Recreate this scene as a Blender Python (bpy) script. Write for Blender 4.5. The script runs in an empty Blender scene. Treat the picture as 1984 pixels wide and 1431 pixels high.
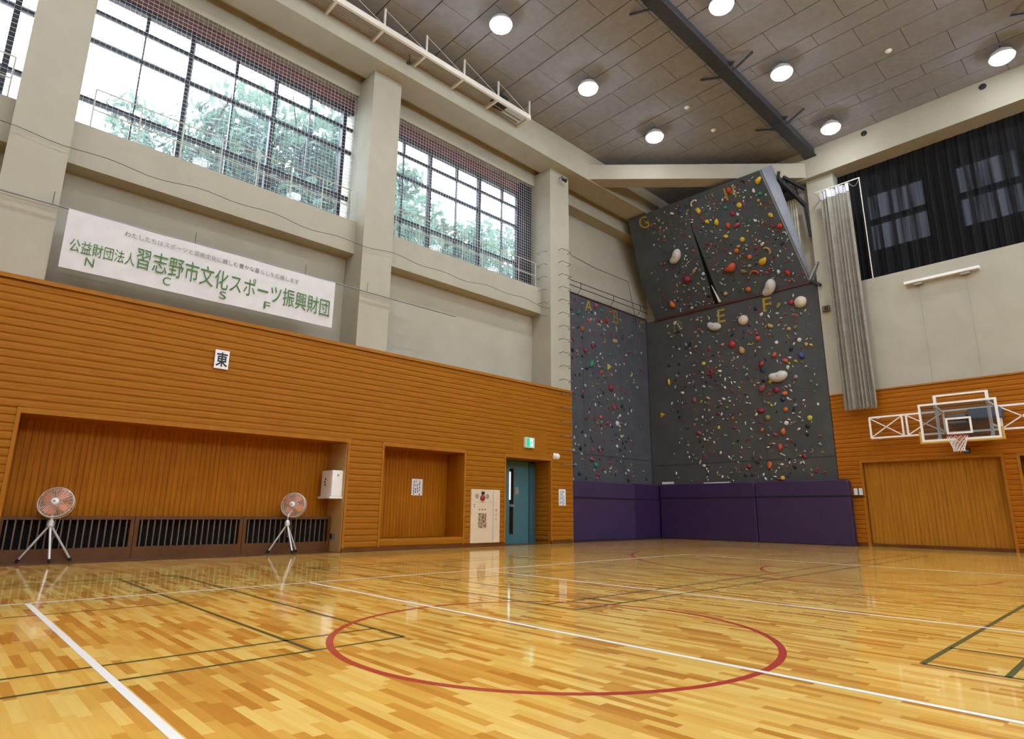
import bpy, bmesh, math, random
from mathutils import Vector, Matrix

SC = bpy.context.scene
COL = SC.collection
rnd = random.Random(11)
PI = math.pi

# ---------------------------------------------------------------- camera, world, exposure
YAW, PITCH, ROLL, EYE = 0.81523, 0.228283, 0.0096125, 0.984
fw = Vector((math.cos(PITCH)*math.cos(YAW), math.cos(PITCH)*math.sin(YAW), math.sin(PITCH)))
rt = Vector((math.sin(YAW), -math.cos(YAW), 0.0))
up = rt.cross(fw)
r2 = rt*math.cos(ROLL) + up*math.sin(ROLL)
u2 = -rt*math.sin(ROLL) + up*math.cos(ROLL)
cam = bpy.data.cameras.new('camera')
cam.sensor_fit = 'HORIZONTAL'; cam.sensor_width = 36.0
cam.lens = 1184.5/1984*36.0
cam.clip_end = 300
cam_o = bpy.data.objects.new('camera', cam); COL.objects.link(cam_o)
cam_o.matrix_world = Matrix(((r2.x, u2.x, -fw.x, 0), (r2.y, u2.y, -fw.y, 0), (r2.z, u2.z, -fw.z, EYE), (0, 0, 0, 1)))
SC.camera = cam_o

WORLD_STRENGTH = 12.5
LAMP_WATTS = 47.0
w = bpy.data.worlds.new('sky'); SC.world = w; w.use_nodes = True
bg = w.node_tree.nodes['Background']
bg.inputs['Color'].default_value = (0.84, 0.92, 1.0, 1)
bg.inputs['Strength'].default_value = WORLD_STRENGTH
SC.view_settings.view_transform = 'Standard'
SC.view_settings.look = 'None'
SC.view_settings.exposure = -0.09
SC.view_settings.gamma = 1.0
SC.view_settings.use_curve_mapping = False
SC.cycles.max_bounces = 8
SC.cycles.diffuse_bounces = 5
SC.cycles.transparent_max_bounces = 16
SC.cycles.sample_clamp_indirect = 6.0
SC.cycles.caustics_reflective = False
SC.cycles.caustics_refractive = False
SC.cycles.use_denoising = True

# ---------------------------------------------------------------- materials
def lin(h):
    h = h.lstrip('#'); out = []
    for i in (0, 2, 4):
        c = int(h[i:i+2], 16)/255
        out.append(c/12.92 if c <= 0.04045 else ((c+0.055)/1.055)**2.4)
    return tuple(out) + (1.0,)

def nodes_of(name):
    m = bpy.data.materials.new(name); m.use_nodes = True
    nt = m.node_tree
    return m, nt, nt.nodes['Principled BSDF']

def noise_mix(nt, bsdf, c1, c2, scale=(1, 1, 1), detail=4, nscale=4.0, lo=0.35, hi=0.65, bump=0.0, bscale=60.0):
    N, L = nt.nodes, nt.links
    tc = N.new('ShaderNodeTexCoord'); mp = N.new('ShaderNodeMapping'); mp.inputs['Scale'].default_value = scale
    L.new(tc.outputs['Object'], mp.inputs['Vector'])
    nz = N.new('ShaderNodeTexNoise'); nz.inputs['Scale'].default_value = nscale; nz.inputs['Detail'].default_value = detail
    L.new(mp.outputs['Vector'], nz.inputs['Vector'])
    cr = N.new('ShaderNodeValToRGB')
    cr.color_ramp.elements[0].position = lo; cr.color_ramp.elements[0].color = c1
    cr.color_ramp.elements[1].position = hi; cr.color_ramp.elements[1].color = c2
    L.new(nz.outputs['Fac'], cr.inputs['Fac']); L.new(cr.outputs['Color'], bsdf.inputs['Base Color'])
    if bump:
        n2 = N.new('ShaderNodeTexNoise'); n2.inputs['Scale'].default_value = bscale; n2.inputs['Detail'].default_value = 3
        L.new(mp.outputs['Vector'], n2.inputs['Vector'])
        b = N.new('ShaderNodeBump'); b.inputs['Strength'].default_value = bump; b.inputs['Distance'].default_value = 0.02
        L.new(n2.outputs['Fac'], b.inputs['Height']); L.new(b.outputs['Normal'], bsdf.inputs['Normal'])

def mat(name, c1, c2=None, rough=0.6, metal=0.0, spec=0.5, **kw):
    m, nt, b = nodes_of(name)
    b.inputs['Roughness'].default_value = rough
    b.inputs['Metallic'].default_value = metal
    b.inputs['Specular IOR Level'].default_value = spec
    c1 = lin(c1) if isinstance(c1, str) else c1
    c2 = c1 if c2 is None else (lin(c2) if isinstance(c2, str) else c2)
    noise_mix(nt, b, c1, c2, **kw)
    return m

def emis(name, col, strength):
    m, nt, b = nodes_of(name)
    b.inputs['Base Color'].default_value = lin(col)
    b.inputs['Emission Color'].default_value = lin(col)
    b.inputs['Emission Strength'].default_value = strength
    return m

M = {}
M['cream'] = mat('cream_paint', (0.3879, 0.3572, 0.2774, 1), (0.4195, 0.3881, 0.3030, 1), rough=0.85, spec=0.2, nscale=1.2, bump=0.15, bscale=40)
M['cream2'] = mat('cream_panel', '#d9c7a0', '#dccba8', rough=0.6, nscale=1.0)
M['tan'] = mat('woodlit_cream_panel', '#b8955f', '#bf9c66', rough=0.6)  # cream panel with the light off the wood mixed into its colour
M['cab'] = mat('cream_cabinet_paint', '#d3bfa0', '#d8c5a8', rough=0.5)
M['ceil'] = mat('ceiling_board', (0.3140, 0.3111, 0.3253, 1), (0.2775, 0.2758, 0.2907, 1), rough=0.9, spec=0.1, nscale=5, detail=6)
M['ceilgap'] = mat('ceiling_gap', '#3a322b', rough=1.0)
M['ribx'] = mat('oak_rib_along_wall', (0.2758, 0.0960, 0.0045, 1), (0.3487, 0.1269, 0.0063, 1), rough=0.55, spec=0.12, scale=(0.6, 8, 14), nscale=2.2, detail=5)
M['riby'] = mat('oak_rib_far_wall', (0.3052, 0.0923, 0.0026, 1), (0.3860, 0.1201, 0.0036, 1), rough=0.55, spec=0.12, scale=(8, 0.6, 14), nscale=2.2, detail=5)
M['trim'] = mat('oak_trim', (0.3240, 0.1200, 0.0092, 1), (0.3780, 0.1440, 0.0118, 1), rough=0.55, spec=0.12, nscale=3)
M['vert'] = mat('brown_vertical_board', (0.3010, 0.0939, 0.0018, 1), (0.3856, 0.1297, 0.0031, 1), rough=0.55, spec=0.12, scale=(9, 9, 0.5), nscale=2.0, detail=5)
M['vert2'] = mat('oak_sliding_door', (0.3317, 0.1330, 0.0109, 1), (0.4147, 0.1757, 0.0164, 1), rough=0.55, spec=0.12, scale=(9, 9, 0.5), nscale=2.0, detail=5)
M['base'] = mat('dark_baseboard', '#5a3419', '#66401f', rough=0.3, nscale=3)
M['darkwood'] = mat('dark_wood', '#55300f', '#623a16', rough=0.35, nscale=3)
M['black'] = mat('black_paint', '#101010', '#161616', rough=0.6)
M['void'] = mat('dark_void', '#0b0806', rough=1.0)
M['slat'] = mat('bronze_slat', '#64574e', '#74665b', rough=0.35, metal=0.5)
M['wframe'] = mat('dark_window_frame', '#141217', '#1d1a20', rough=0.5)
M['brick'] = mat('red_brown_tile', '#54312a', '#6a4038', rough=0.7, nscale=20)
M['white'] = mat('white_paint', '#e6e2dc', '#ece8e2', rough=0.5)
M['rail'] = mat('pale_steel_rail', '#b7b2a8', '#bfbab0', rough=0.4)
M['offwhite'] = mat('off_white_steel', '#d9d2c4', '#e0dacd', rough=0.5)
M['paper'] = mat('paper', '#e4e2e4', '#ececec', rough=0.8)
M['cloth'] = mat('banner_cloth', '#cbc8c7', '#d3d0cf', rough=0.9, nscale=3)
M['green_ink'] = mat('green_ink', '#3f6a2c', '#477332', rough=0.8)
M['grey_ink'] = mat('grey_ink', '#74716c', rough=0.8)
M['navy_ink'] = mat('navy_ink', '#171c2a', rough=0.7)
M['steel'] = mat('dark_steel', '#26272a', '#303136', rough=0.45, metal=0.2)
M['greysteel'] = mat('grey_steel', '#77787a', '#86878a', rough=0.45, metal=0.4)
M['beam'] = mat('charcoal_beam', '#33353a', '#3a3c42', rough=0.6)
M['lampbody'] = mat('lamp_body', '#c8c8c4', rough=0.4)
M['lens'] = emis('lamp_lens', '#eef6ff', 60.0)
M['net'] = mat('net_cord', '#c4c4cc', '#cecfd6', rough=0.8)
M['netgrey'] = mat('grey_net_cord', '#8c8679', '#989284', rough=0.9)
M['climbA'] = mat('grey_climbing_panel', (0.0713, 0.0738, 0.0813, 1), (0.0856, 0.0886, 0.0971, 1), rough=0.9, spec=0.2, nscale=1.5, bump=0.3, bscale=90)
M['climbD'] = mat('grey_green_climbing_panel', (0.0655, 0.0663, 0.0626, 1), (0.0781, 0.0788, 0.0740, 1), rough=0.9, spec=0.2, nscale=1.2, bump=0.3, bscale=90)
M['climbG'] = mat('charcoal_climbing_panel', (0.0585, 0.0700, 0.0735, 1), (0.0754, 0.0868, 0.0900, 1), rough=0.9, spec=0.2, nscale=1.2, bump=0.3, bscale=90)
M['climbS'] = mat('grey_side_panel', '#7b7c82', '#86878c', rough=0.8, nscale=2)
M['redtrim'] = mat('dark_red_trim', '#4a181c', rough=0.6)
M['yellow_paint'] = mat('yellow_paint', '#a58a1c', '#967a18', rough=0.8)
M['brown_paint'] = mat('ochre_paint', '#7a6428', rough=0.8)
M['mat1'] = mat('purple_vinyl', (0.0471, 0.0277, 0.0814, 1), (0.0429, 0.0247, 0.0727, 1), rough=0.55, nscale=2, bump=0.2, bscale=6)
M['mat2'] = mat('plum_vinyl', (0.0335, 0.0137, 0.0607, 1), (0.0287, 0.0122, 0.0570, 1), rough=0.55, nscale=2, bump=0.2, bscale=6)
M['strap'] = mat('black_strap', '#120d18', rough=0.8)
M['teal'] = mat('teal_door_paint', '#406a6e', '#457278', rough=0.45)
M['tealdark'] = mat('teal_frame_paint', '#34585e', rough=0.45)
M['glassdark'] = mat('dark_glass', '#0c1413', rough=0.08)
M['chrome'] = mat('brushed_metal', '#c9c9c9', rough=0.3, metal=0.9)
M['red'] = mat('red_plastic', '#8d2a2a', rough=0.35)
M['greyplastic'] = mat('grey_plastic', '#8f8a80', rough=0.6)
M['notice'] = mat('printed_notice', '#5d4630', '#b59a78', rough=0.8, nscale=14, detail=2, lo=0.4, hi=0.6)
M['ink'] = mat('dark_ink', '#5d606e', rough=0.8)
M['orangeblade'] = mat('orange_blade', '#e0752a', '#e67d30', rough=0.35)
M['fanguard'] = mat('fan_guard_wire', '#d8cfc4', rough=0.35, metal=0.3)
M['silver'] = mat('silver_leg', '#cfd0d0', '#d8d9d9', rough=0.4, metal=0.35)
M['rubber'] = mat('black_rubber', '#121212', rough=0.9)
M['rim'] = mat('orange_rim', '#a4452a', rough=0.5)
M['pad'] = mat('mustard_padding', '#b98a35', '#c2933c', rough=0.6)
M['bluegrey'] = mat('blue_grey_box', '#4d5a6e', rough=0.5)
M['bluesign'] = mat('blue_sign', '#27346a', rough=0.5)
M['exit_green'] = emis('exit_green', '#2fa878', 0.9)
M['exit_white'] = emis('exit_white', '#d8fff0', 1.3)
M['slit'] = emis('painted_slit_light', '#f4f6ff', 1.2)
M['leaf'] = None
M['bark'] = mat('bark', '#4b4038', '#5c5047', rough=0.9, nscale=9)
M['ground'] = mat('outside_ground', '#b4b6b2', '#c0c2be', rough=1.0, nscale=0.4)
M['slatcream'] = mat('pale_steel_slat', '#b9b294', '#c8c1a5', rough=0.6)
M['yellowbox'] = mat('yellow_sensor', '#6f5a1c', rough=0.6)

def leaf_material():
    m, nt, b = nodes_of('leaf_green')
    N, L = nt.nodes, nt.links
    b.inputs['Roughness'].default_value = 0.6
    noise_mix(nt, b, (0.050, 0.105, 0.060, 1), (0.110, 0.180, 0.115, 1), nscale=0.9, lo=0.3, hi=0.7)
    tr = N.new('ShaderNodeBsdfTranslucent'); tr.inputs['Color'].default_value = (0.13, 0.20, 0.14, 1)
    mx = N.new('ShaderNodeMixShader'); mx.inputs['Fac'].default_value = 0.45
    L.new(b.outputs['BSDF'], mx.inputs[1]); L.new(tr.outputs['BSDF'], mx.inputs[2])
    L.new(mx.outputs['Shader'], N['Material Output'].inputs['Surface'])
    return m
M['leaf'] = leaf_material()

def clear_glass(name, tint=(0.93, 0.96, 1.0, 1), gloss=0.010, haze=0.0):
    m, nt, b = nodes_of(name)
    N, L = nt.nodes, nt.links
    t = N.new('ShaderNodeBsdfTransparent'); t.inputs['Color'].default_value = tint
    g = N.new('ShaderNodeBsdfGlossy'); g.inputs['Roughness'].default_value = 0.03
    mx = N.new('ShaderNodeMixShader'); mx.inputs['Fac'].default_value = gloss
    L.new(t.outputs['BSDF'], mx.inputs[1]); L.new(g.outputs['BSDF'], mx.inputs[2])
    out = mx.outputs['Shader']
    if haze:        # pale haze over the view outside, mixed into the pane
        d = N.new('ShaderNodeBsdfTranslucent'); d.inputs['Color'].default_value = (0.85, 0.90, 1.0, 1)
        m2 = N.new('ShaderNodeMixShader'); m2.inputs['Fac'].default_value = haze
        L.new(out, m2.inputs[1]); L.new(d.outputs['BSDF'], m2.inputs[2]); out = m2.outputs['Shader']
    L.new(out, N['Material Output'].inputs['Surface'])
    return m
M['glass'] = clear_glass('window_glass', haze=0.018)
M['acrylic'] = clear_glass('backboard_acrylic', (0.72, 0.74, 0.76, 1), 0.05)

def curtain_material():
    m, nt, b = nodes_of('black_sheer_curtain')
    N, L = nt.nodes, nt.links
    b.inputs['Roughness'].default_value = 0.9
    b.inputs['Specular IOR Level'].default_value = 0.1
    b.inputs['Base Color'].default_value = (0.013, 0.013, 0.0135, 1)
    t = N.new('ShaderNodeBsdfTransparent'); t.inputs['Color'].default_value = (0.85, 0.85, 1.0, 1)
    mx = N.new('ShaderNodeMixShader')
    # weave opens and closes in broad vertical bands of the cloth
    tc = N.new('ShaderNodeTexCoord'); mp = N.new('ShaderNodeMapping'); mp.inputs['Scale'].default_value = (0.0, 5.0, 0.12)
    L.new(tc.outputs['Object'], mp.inputs['Vector'])
    nz = N.new('ShaderNodeTexNoise'); nz.inputs['Scale'].default_value = 1.0; nz.inputs['Detail'].default_value = 3
    L.new(mp.outputs['Vector'], nz.inputs['Vector'])
    mr = N.new('ShaderNodeMapRange'); mr.inputs['From Min'].default_value = 0.42; mr.inputs['From Max'].default_value = 0.62
    mr.inputs['To Min'].default_value = 0.0006; mr.inputs['To Max'].default_value = 0.008
    L.new(nz.outputs['Fac'], mr.inputs['Value']); L.new(mr.outputs['Result'], mx.inputs['Fac'])
    L.new(b.outputs['BSDF'], mx.inputs[1]); L.new(t.outputs['BSDF'], mx.inputs[2])
    L.new(mx.outputs['Shader'], N['Material Output'].inputs['Surface'])
    return m
M['curtain'] = curtain_material()

def floor_material():
    m, nt, b = nodes_of('maple_strip_floor')
    N, L = nt.nodes, nt.links
    def math_(op, a, bb=None):
        n = N.new('ShaderNodeMath'); n.operation = op
        for i, v in enumerate((a, bb)):
            if v is None: continue
            if isinstance(v, (int, float)): n.inputs[i].default_value = v
            else: L.new(v, n.inputs[i])
        return n.outputs[0]
    tc = N.new('ShaderNodeTexCoord'); sp = N.new('ShaderNodeSeparateXYZ'); L.new(tc.outputs['Object'], sp.inputs[0])
    W, LEN = 0.060, 0.46
    row = math_('FLOOR', math_('DIVIDE', sp.outputs['X'], W))
    wn = N.new('ShaderNodeTexWhiteNoise'); wn.noise_dimensions = '1D'; L.new(row, wn.inputs['W'])
    col = math_('FLOOR', math_('ADD', math_('DIVIDE', sp.outputs['Y'], LEN), math_('MULTIPLY', wn.outputs['Value'], 7.0)))
    cb = N.new('ShaderNodeCombineXYZ'); L.new(row, cb.inputs[0]); L.new(col, cb.inputs[1])
    w2 = N.new('ShaderNodeTexWhiteNoise'); w2.noise_dimensions = '2D'; L.new(cb.outputs[0], w2.inputs['Vector'])
    cr = N.new('ShaderNodeValToRGB'); e = cr.color_ramp.elements
    e[0].position = 0.0; e[0].color = (0.44, 0.175, 0.024, 1)
    e[1].position = 1.0; e[1].color = (0.72, 0.475, 0.125, 1)
    x = e.new(0.20); x.color = (0.54, 0.250, 0.040, 1)
    x = e.new(0.50); x.color = (0.64, 0.355, 0.066, 1)
    L.new(w2.outputs['Value'], cr.inputs['Fac'])
    mp = N.new('ShaderNodeMapping'); mp.inputs['Scale'].default_value = (28, 1.6, 1); L.new(tc.outputs['Object'], mp.inputs['Vector'])
    nz = N.new('ShaderNodeTexNoise'); nz.inputs['Scale'].default_value = 1.5; nz.inputs['Detail'].default_value = 4
    L.new(mp.outputs['Vector'], nz.inputs['Vector'])
    mr = N.new('ShaderNodeMapRange'); mr.inputs['To Min'].default_value = 0.86; mr.inputs['To Max'].default_value = 1.12
    L.new(nz.outputs['Fac'], mr.inputs['Value'])
    mx = N.new('ShaderNodeMix'); mx.data_type = 'RGBA'; mx.blend_type = 'MULTIPLY'; mx.inputs['Factor'].default_value = 1.0
    L.new(cr.outputs['Color'], mx.inputs['A']); L.new(mr.outputs['Result'], mx.inputs['B'])
    L.new(mx.outputs['Result'], b.inputs['Base Color'])
    b.inputs['Roughness'].default_value = 0.075
    b.inputs['IOR'].default_value = 1.38
    # the varnish is very slightly wavy from board to board
    n3 = N.new('ShaderNodeTexNoise'); n3.inputs['Scale'].default_value = 3.0; n3.inputs['Detail'].default_value = 2
    L.new(tc.outputs['Object'], n3.inputs['Vector'])
    bp = N.new('ShaderNodeBump'); bp.inputs['Strength'].default_value = 0.02; bp.inputs['Distance'].default_value = 0.01
    L.new(n3.outputs['Fac'], bp.inputs['Height']); L.new(bp.outputs['Normal'], b.inputs['Normal'])
    return m
M['floor'] = floor_material()
def paint(name, c): return mat(name, c, rough=0.22)
M['line_white'] = paint('white_court_paint', '#e8e4da')
M['line_red'] = paint('red_court_paint', '#a5352a')
M['line_green'] = paint('green_court_paint', '#3f4d2a')

# ---------------------------------------------------------------- mesh helpers
ORIG = {}
class MB:
    def __init__(s): s.v = []; s.f = []; s.mi = []
    def add(s, vs, fs, mi=0):
        o = len(s.v); s.v += [tuple(p) for p in vs]
        s.f += [tuple(i+o for i in f) for f in fs]; s.mi += [mi]*len(fs)
    def box(s, x0, x1, y0, y1, z0, z1, mi=0):
        vs = [(x, y, z) for z in (z0, z1) for y in (y0, y1) for x in (x0, x1)]
        s.add(vs, [(0, 2, 3, 1), (4, 5, 7, 6), (0, 1, 5, 4), (2, 6, 7, 3), (0, 4, 6, 2), (1, 3, 7, 5)], mi)
    def mbox(s, fr, a0, a1, d0, d1, z0, z1, mi=0):
        vs = [fr(a, d, z) for z in (z0, z1) for d in (d0, d1) for a in (a0, a1)]
        s.add(vs, [(0, 2, 3, 1), (4, 5, 7, 6), (0, 1, 5, 4), (2, 6, 7, 3), (0, 4, 6, 2), (1, 3, 7, 5)], mi)
    def poly(s, pts, n, mi=0):
        """planar polygon pts extruded by vector n"""
        k = len(pts); n = Vector(n)
        vs = [Vector(p) for p in pts]; vs += [p+n for p in vs]
        fs = [tuple(range(k))[::-1], tuple(range(k, 2*k))] + [(i, (i+1) % k, (i+1) % k+k, i+k) for i in range(k)]
        s.add(vs, fs, mi)
    def bar(s, a, b, w, h=None, mi=0, ref=(0, 0, 1)):
        a, b = Vector(a), Vector(b); d = (b-a).normalized(); h = w if h is None else h
        r = Vector(ref)
        if abs(d.dot(r)) > 0.98: r = Vector((1, 0, 0))
        sx = d.cross(r).normalized()*(w/2); sy = sx.normalized().cross(d)*(h/2)
        vs = [p + i*sx + j*sy for p in (a, b) for i, j in ((-1, -1), (1, -1), (1, 1), (-1, 1))]
        s.add(vs, [(3, 2, 1, 0), (4, 5, 6, 7), (0, 1, 5, 4), (1, 2, 6, 5), (2, 3, 7, 6), (3, 0, 4, 7)], mi)
    def tube(s, pts, r, n=8, closed=False, mi=0, r1=None):
        pts = [Vector(p) for p in pts]; k = len(pts); rings = []
        for i, p in enumerate(pts):
            if closed: d = pts[(i+1) % k]-pts[i-1]
            else: d = pts[min(i+1, k-1)]-pts[max(i-1, 0)]
            d.normalize(); a = Vector((0, 0, 1)) if abs(d.z) < 0.9 else Vector((1, 0, 0))
            x = d.cross(a).normalized(); y = x.cross(d)
            rr = r if r1 is None else r+(r1-r)*i/(k-1)
            rings.append([p+x*rr*math.cos(2*PI*j/n)+y*rr*math.sin(2*PI*j/n) for j in range(n)])
        vs = [q for rg in rings for q in rg]; fs = []
        for i in range(k if closed else k-1):
            a, b = i*n, ((i+1) % k)*n
            fs += [(a+j, a+(j+1) % n, b+(j+1) % n, b+j) for j in range(n)]
        if not closed: fs += [tuple(range(n))[::-1], tuple(range((k-1)*n, k*n))]
        s.add(vs, fs, mi)
    def lathe(s, c, axis, prof, n=24, mi=0, caps=True):
        """prof: list of (radius, distance along axis)"""
        c = Vector(c); d = Vector(axis).normalized(); a = Vector((0, 0, 1)) if abs(d.z) < 0.9 else Vector((1, 0, 0))
        x = d.cross(a).normalized(); y = x.cross(d); vs = []; fs = []
        for r, t in prof: vs += [c+d*t+x*r*math.cos(2*PI*j/n)+y*r*math.sin(2*PI*j/n) for j in range(n)]
        for i in range(len(prof)-1):
            fs += [(i*n+j, i*n+(j+1) % n, (i+1)*n+(j+1) % n, (i+1)*n+j) for j in range(n)]
        if caps: fs += [tuple(range(n))[::-1], tuple(range((len(prof)-1)*n, len(prof)*n))]
        s.add(vs, fs, mi)
    def build(s, name, m, parent=None, origin=None, smooth=False, fix=True):
        off = Vector((0, 0, 0)); loc = Vector((0, 0, 0))
        if parent is not None: off = ORIG.get(parent.name, Vector((0, 0, 0)))
        if origin is not None: loc = Vector(origin)-off; off = Vector(origin)
        me = bpy.data.meshes.new(name)
        me.from_pydata([tuple(Vector(p)-off) for p in s.v], [], s.f)
        for mm in (m if isinstance(m, (list, tuple)) else [m]): me.materials.append(mm)
        if any(s.mi): me.polygons.foreach_set('material_index', s.mi)
        if fix:
            bm = bmesh.new(); bm.from_mesh(me); bmesh.ops.recalc_face_normals(bm, faces=bm.faces); bm.to_mesh(me); bm.free()
        if smooth: me.polygons.foreach_set('use_smooth', [True]*len(me.polygons))
        me.update()
        o = bpy.data.objects.new(name, me); COL.objects.link(o); o.location = loc
        if parent is not None: o.parent = parent
        ORIG[o.name] = Vector(off)
        return o

def bevel(o, wdt, seg=2):
    md = o.modifiers.new('edge', 'BEVEL'); md.width = wdt; md.segments = seg; md.limit_method = 'ANGLE'
    return o
def tag(o, label, cat, group=None):
    o['label'] = label; o['category'] = cat
    if group: o['group'] = group
    return o
def thing(name, label, cat, loc, group=None):
    o = bpy.data.objects.new(name, None); COL.objects.link(o); o.location = loc; o.empty_display_size = 0.2
    ORIG[o.name] = Vector(loc)
    return tag(o, label, cat, group)
def struct(o): o['kind'] = 'structure'; return o
def stuff(o): o['kind'] = 'stuff'; return o
def copy_tree(root, loc, rotz=None):
    r = root.copy(); COL.objects.link(r); r.location = loc
    if rotz is not None: r.rotation_euler.z = rotz
    for ch in root.children:
        c = ch.copy(); COL.objects.link(c); c.parent = r
        for g in ch.children:
            d = g.copy(); COL.objects.link(d); d.parent = c
    return r

FL = 13.69      # front of the panelling on the window wall
FR = 22.35      # front of the panelling on the hoop wall
def L_(a, d, z): return (a, FL-d, z)        # a along x, d out into the room
def R_(a, d, z): return (FR-d, a, z)        # a along y

def text_mesh(name, body, m, parent, frame_o, ux, uy, w, h, depth=0.0, bold=0.0):
    """lettering fitted into a w x h box whose lower-left corner is frame_o"""
    cu = bpy.data.curves.new('txt', 'FONT'); cu.body = body; cu.size = 1.0; cu.resolution_u = 3
    if bold: cu.offset = bold
    t = bpy.data.objects.new('txt', cu); COL.objects.link(t)
    dg = bpy.context.evaluated_depsgraph_get(); dg.update()
    me = bpy.data.meshes.new_from_object(t.evaluated_get(dg))
    COL.objects.unlink(t); bpy.data.objects.remove(t); bpy.data.curves.remove(cu)
    vs = [v.co.copy() for v in me.vertices]; fs = [tuple(p.vertices) for p in me.polygons]
    bpy.data.meshes.remove(me)
    if not vs: return None
    x0 = min(v.x for v in vs); x1 = max(v.x for v in vs); y0 = min(v.y for v in vs); y1 = max(v.y for v in vs)
    o = Vector(frame_o); ux = Vector(ux); uy = Vector(uy)
    b = MB(); b.add([o+ux*((v.x-x0)/(x1-x0)*w)+uy*((v.y-y0)/(y1-y0)*h) for v in vs], fs)
    return b.build(name, m, parent, fix=False)

# ---------------------------------------------------------------- floor and court markings
XB, YB = -9.0, -13.0      # far ends of the hall behind the camera
b = MB(); b.box(XB-0.3, 23.6, YB-0.3, FL+0.03, -0.12, 0.0)
floor = struct(b.build('floor', M['floor']))
def strip(x0, y0, x1, y1, wdt, m, name='floor_line', z=0.0015):
    a = Vector((x0, y0, 0)); c = Vector((x1, y1, 0)); d = (c-a).normalized(); s = Vector((-d.y, d.x, 0))*(wdt/2)
    q = MB(); q.add([(a-s).to_tuple()[:2]+(z,), (c-s).to_tuple()[:2]+(z,), (c+s).to_tuple()[:2]+(z,), (a+s).to_tuple()[:2]+(z,)], [(0, 1, 2, 3)])
    return struct(q.build(name, m, floor, fix=False))
def arc(cx, cy, r, a0, a1, wdt, m, name='floor_line', z=0.0011, n=96):
    q = MB(); vs = []
    for i in range(n+1):
        a = a0+(a1-a0)*i/n
        for rr in (r-wdt/2, r+wdt/2): vs.append((cx+rr*math.cos(a), cy+rr*math.sin(a), z))
    q.add(vs, [(2*i, 2*i+1, 2*i+3, 2*i+2) for i in range(n)])
    return struct(q.build(name, m, floor, fix=False))
W5 = 0.05
strip(XB, 8.41, 13.9, 8.41, W5, M['line_white'])
strip(0.985, 8.41, 0.985, YB, W5, M['line_white'])
strip(4.095, 8.41, 4.095, YB, W5, M['line_white'])
strip(7.19, 8.41, 7.19, YB, W5, M['line_white'])
strip(13.88, 8.41, 13.88, YB, W5, M['line_white'])
GZ = 0.0009
for a in ((XB, 4.41, 2.99, 4.41), (XB, 4.87, 2.99, 4.87), (XB, 10.05, 2.99, 10.05), (XB, 10.51, 2.99, 10.51), (XB, 7.46, 2.2, 7.46),
          (2.99, 4.41, 2.99, 10.51), (2.22, 4.41, 2.22, 10.51)):
    strip(*a, 0.04, M['line_green'], z=GZ)
for a in ((5.12, 4.42, 18.5, 4.42), (5.12, 4.88, 18.5, 4.88), (5.12, 10.06, 18.5, 10.06), (5.12, 10.52, 18.5, 10.52), (5.88, 7.47, 9.8, 7.47),
          (5.12, 4.42, 5.12, 10.52), (5.88, 4.42, 5.88, 10.52), (9.84, 4.42, 9.84, 10.52), (18.5, 4.42, 18.5, 10.52),
          (5.14, 1.35, 18.5, 1.35), (5.14, 0.886, 18.5, 0.886), (5.14, 1.35, 5.14, -4.75), (5.9, 1.35, 5.9, -4.75), (9.86, 1.35, 9.86, -4.75)):
    strip(*a, 0.04, M['line_green'], z=GZ)
arc(4.03, 3.77, 1.79, 0, 2*PI, 0.055, M['line_red'], 'floor_marking')
arc(12.25, 3.80, 1.8, PI/2, 3*PI/2, 0.05, M['line_red'])
arc(16.46, 3.77, 6.6, PI*0.62, PI*1.38, 0.05, M['line_red'])
strip(18.03, 11.2, 18.03, -3.7, 0.05, M['line_red'], z=0.0007)

# ---------------------------------------------------------------- ceiling
b = MB(); b.box(XB-0.3, 23.6, YB-0.3, 15.4, 14.34, 14.6, 1)
xs = []
k0 = 12.68-3.62*6
for k in range(10):
    for off in (0, 0.59, 1.53, 2.55): xs.append(k0+3.62*k+off)
for i in range(len(xs)-1):
    xa, xb = xs[i], xs[i+1]
    if xb < XB or xa > 22.9: continue
    y = YB-0.2-(0.9 if i % 2 else 0.0)
    while y < 14.9:
        b.box(max(xa, XB-.2)+0.016, min(xb, 23.2)-0.016, y+0.007, min(y+1.82, 15.1)-0.007, 14.30, 14.345, 0)
        y += 1.82
struct(b.build('ceiling', [M['ceil'], M['ceilgap']], fix=False))

# ---------------------------------------------------------------- window wall (runs along x)
PIL = [(-7.24, -6.33), (0.09, 1.00), (7.42, 8.32), (14.70, 15.70)]
b = MB()
b.box(XB-0.3, 15.7, 14.6, 15.2, 4.9, 8.75)          # wall behind the ledge
b.box(XB-0.3, 15.7, 13.95, 15.2, 2.72, 4.98)        # mass behind the panelling
b.box(XB-0.3, 15.7, 14.60, 15.2, -0.1, 2.72)
for xa, xb in ((XB-0.3, 1.0), (7.43, 8.40), (11.10, 12.58), (14.70, 15.70)): b.box(xa, xb, 13.95, 14.60, -0.1, 2.72)
b.box(XB-0.3, 23.4, 14.50, 15.2, 12.78, 13.42)       # lintel
for i in range(3):
    x0 = PIL[i][1]; x1 = PIL[i+1][0]
    b.box(x0, x1, 14.15, 14.7, 7.72, 8.66)          # ledge
b.box(XB-0.3, PIL[0][0], 13.9, 15.2, 4.9, 13.2)
b.box(15.7, 23.4, 15.08, 15.3, 0, 12.8)             # alcove back wall
struct(b.build('wall_left', M['cream']))
b = MB(); b.box(XB-0.3, 23.4, 13.25, 14.18, 13.2, 14.3); b.box(XB-0.3, 23.4, 14.18, 15.2, 13.42, 14.3)
struct(b.build('beam', M['cream'])) 
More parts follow.
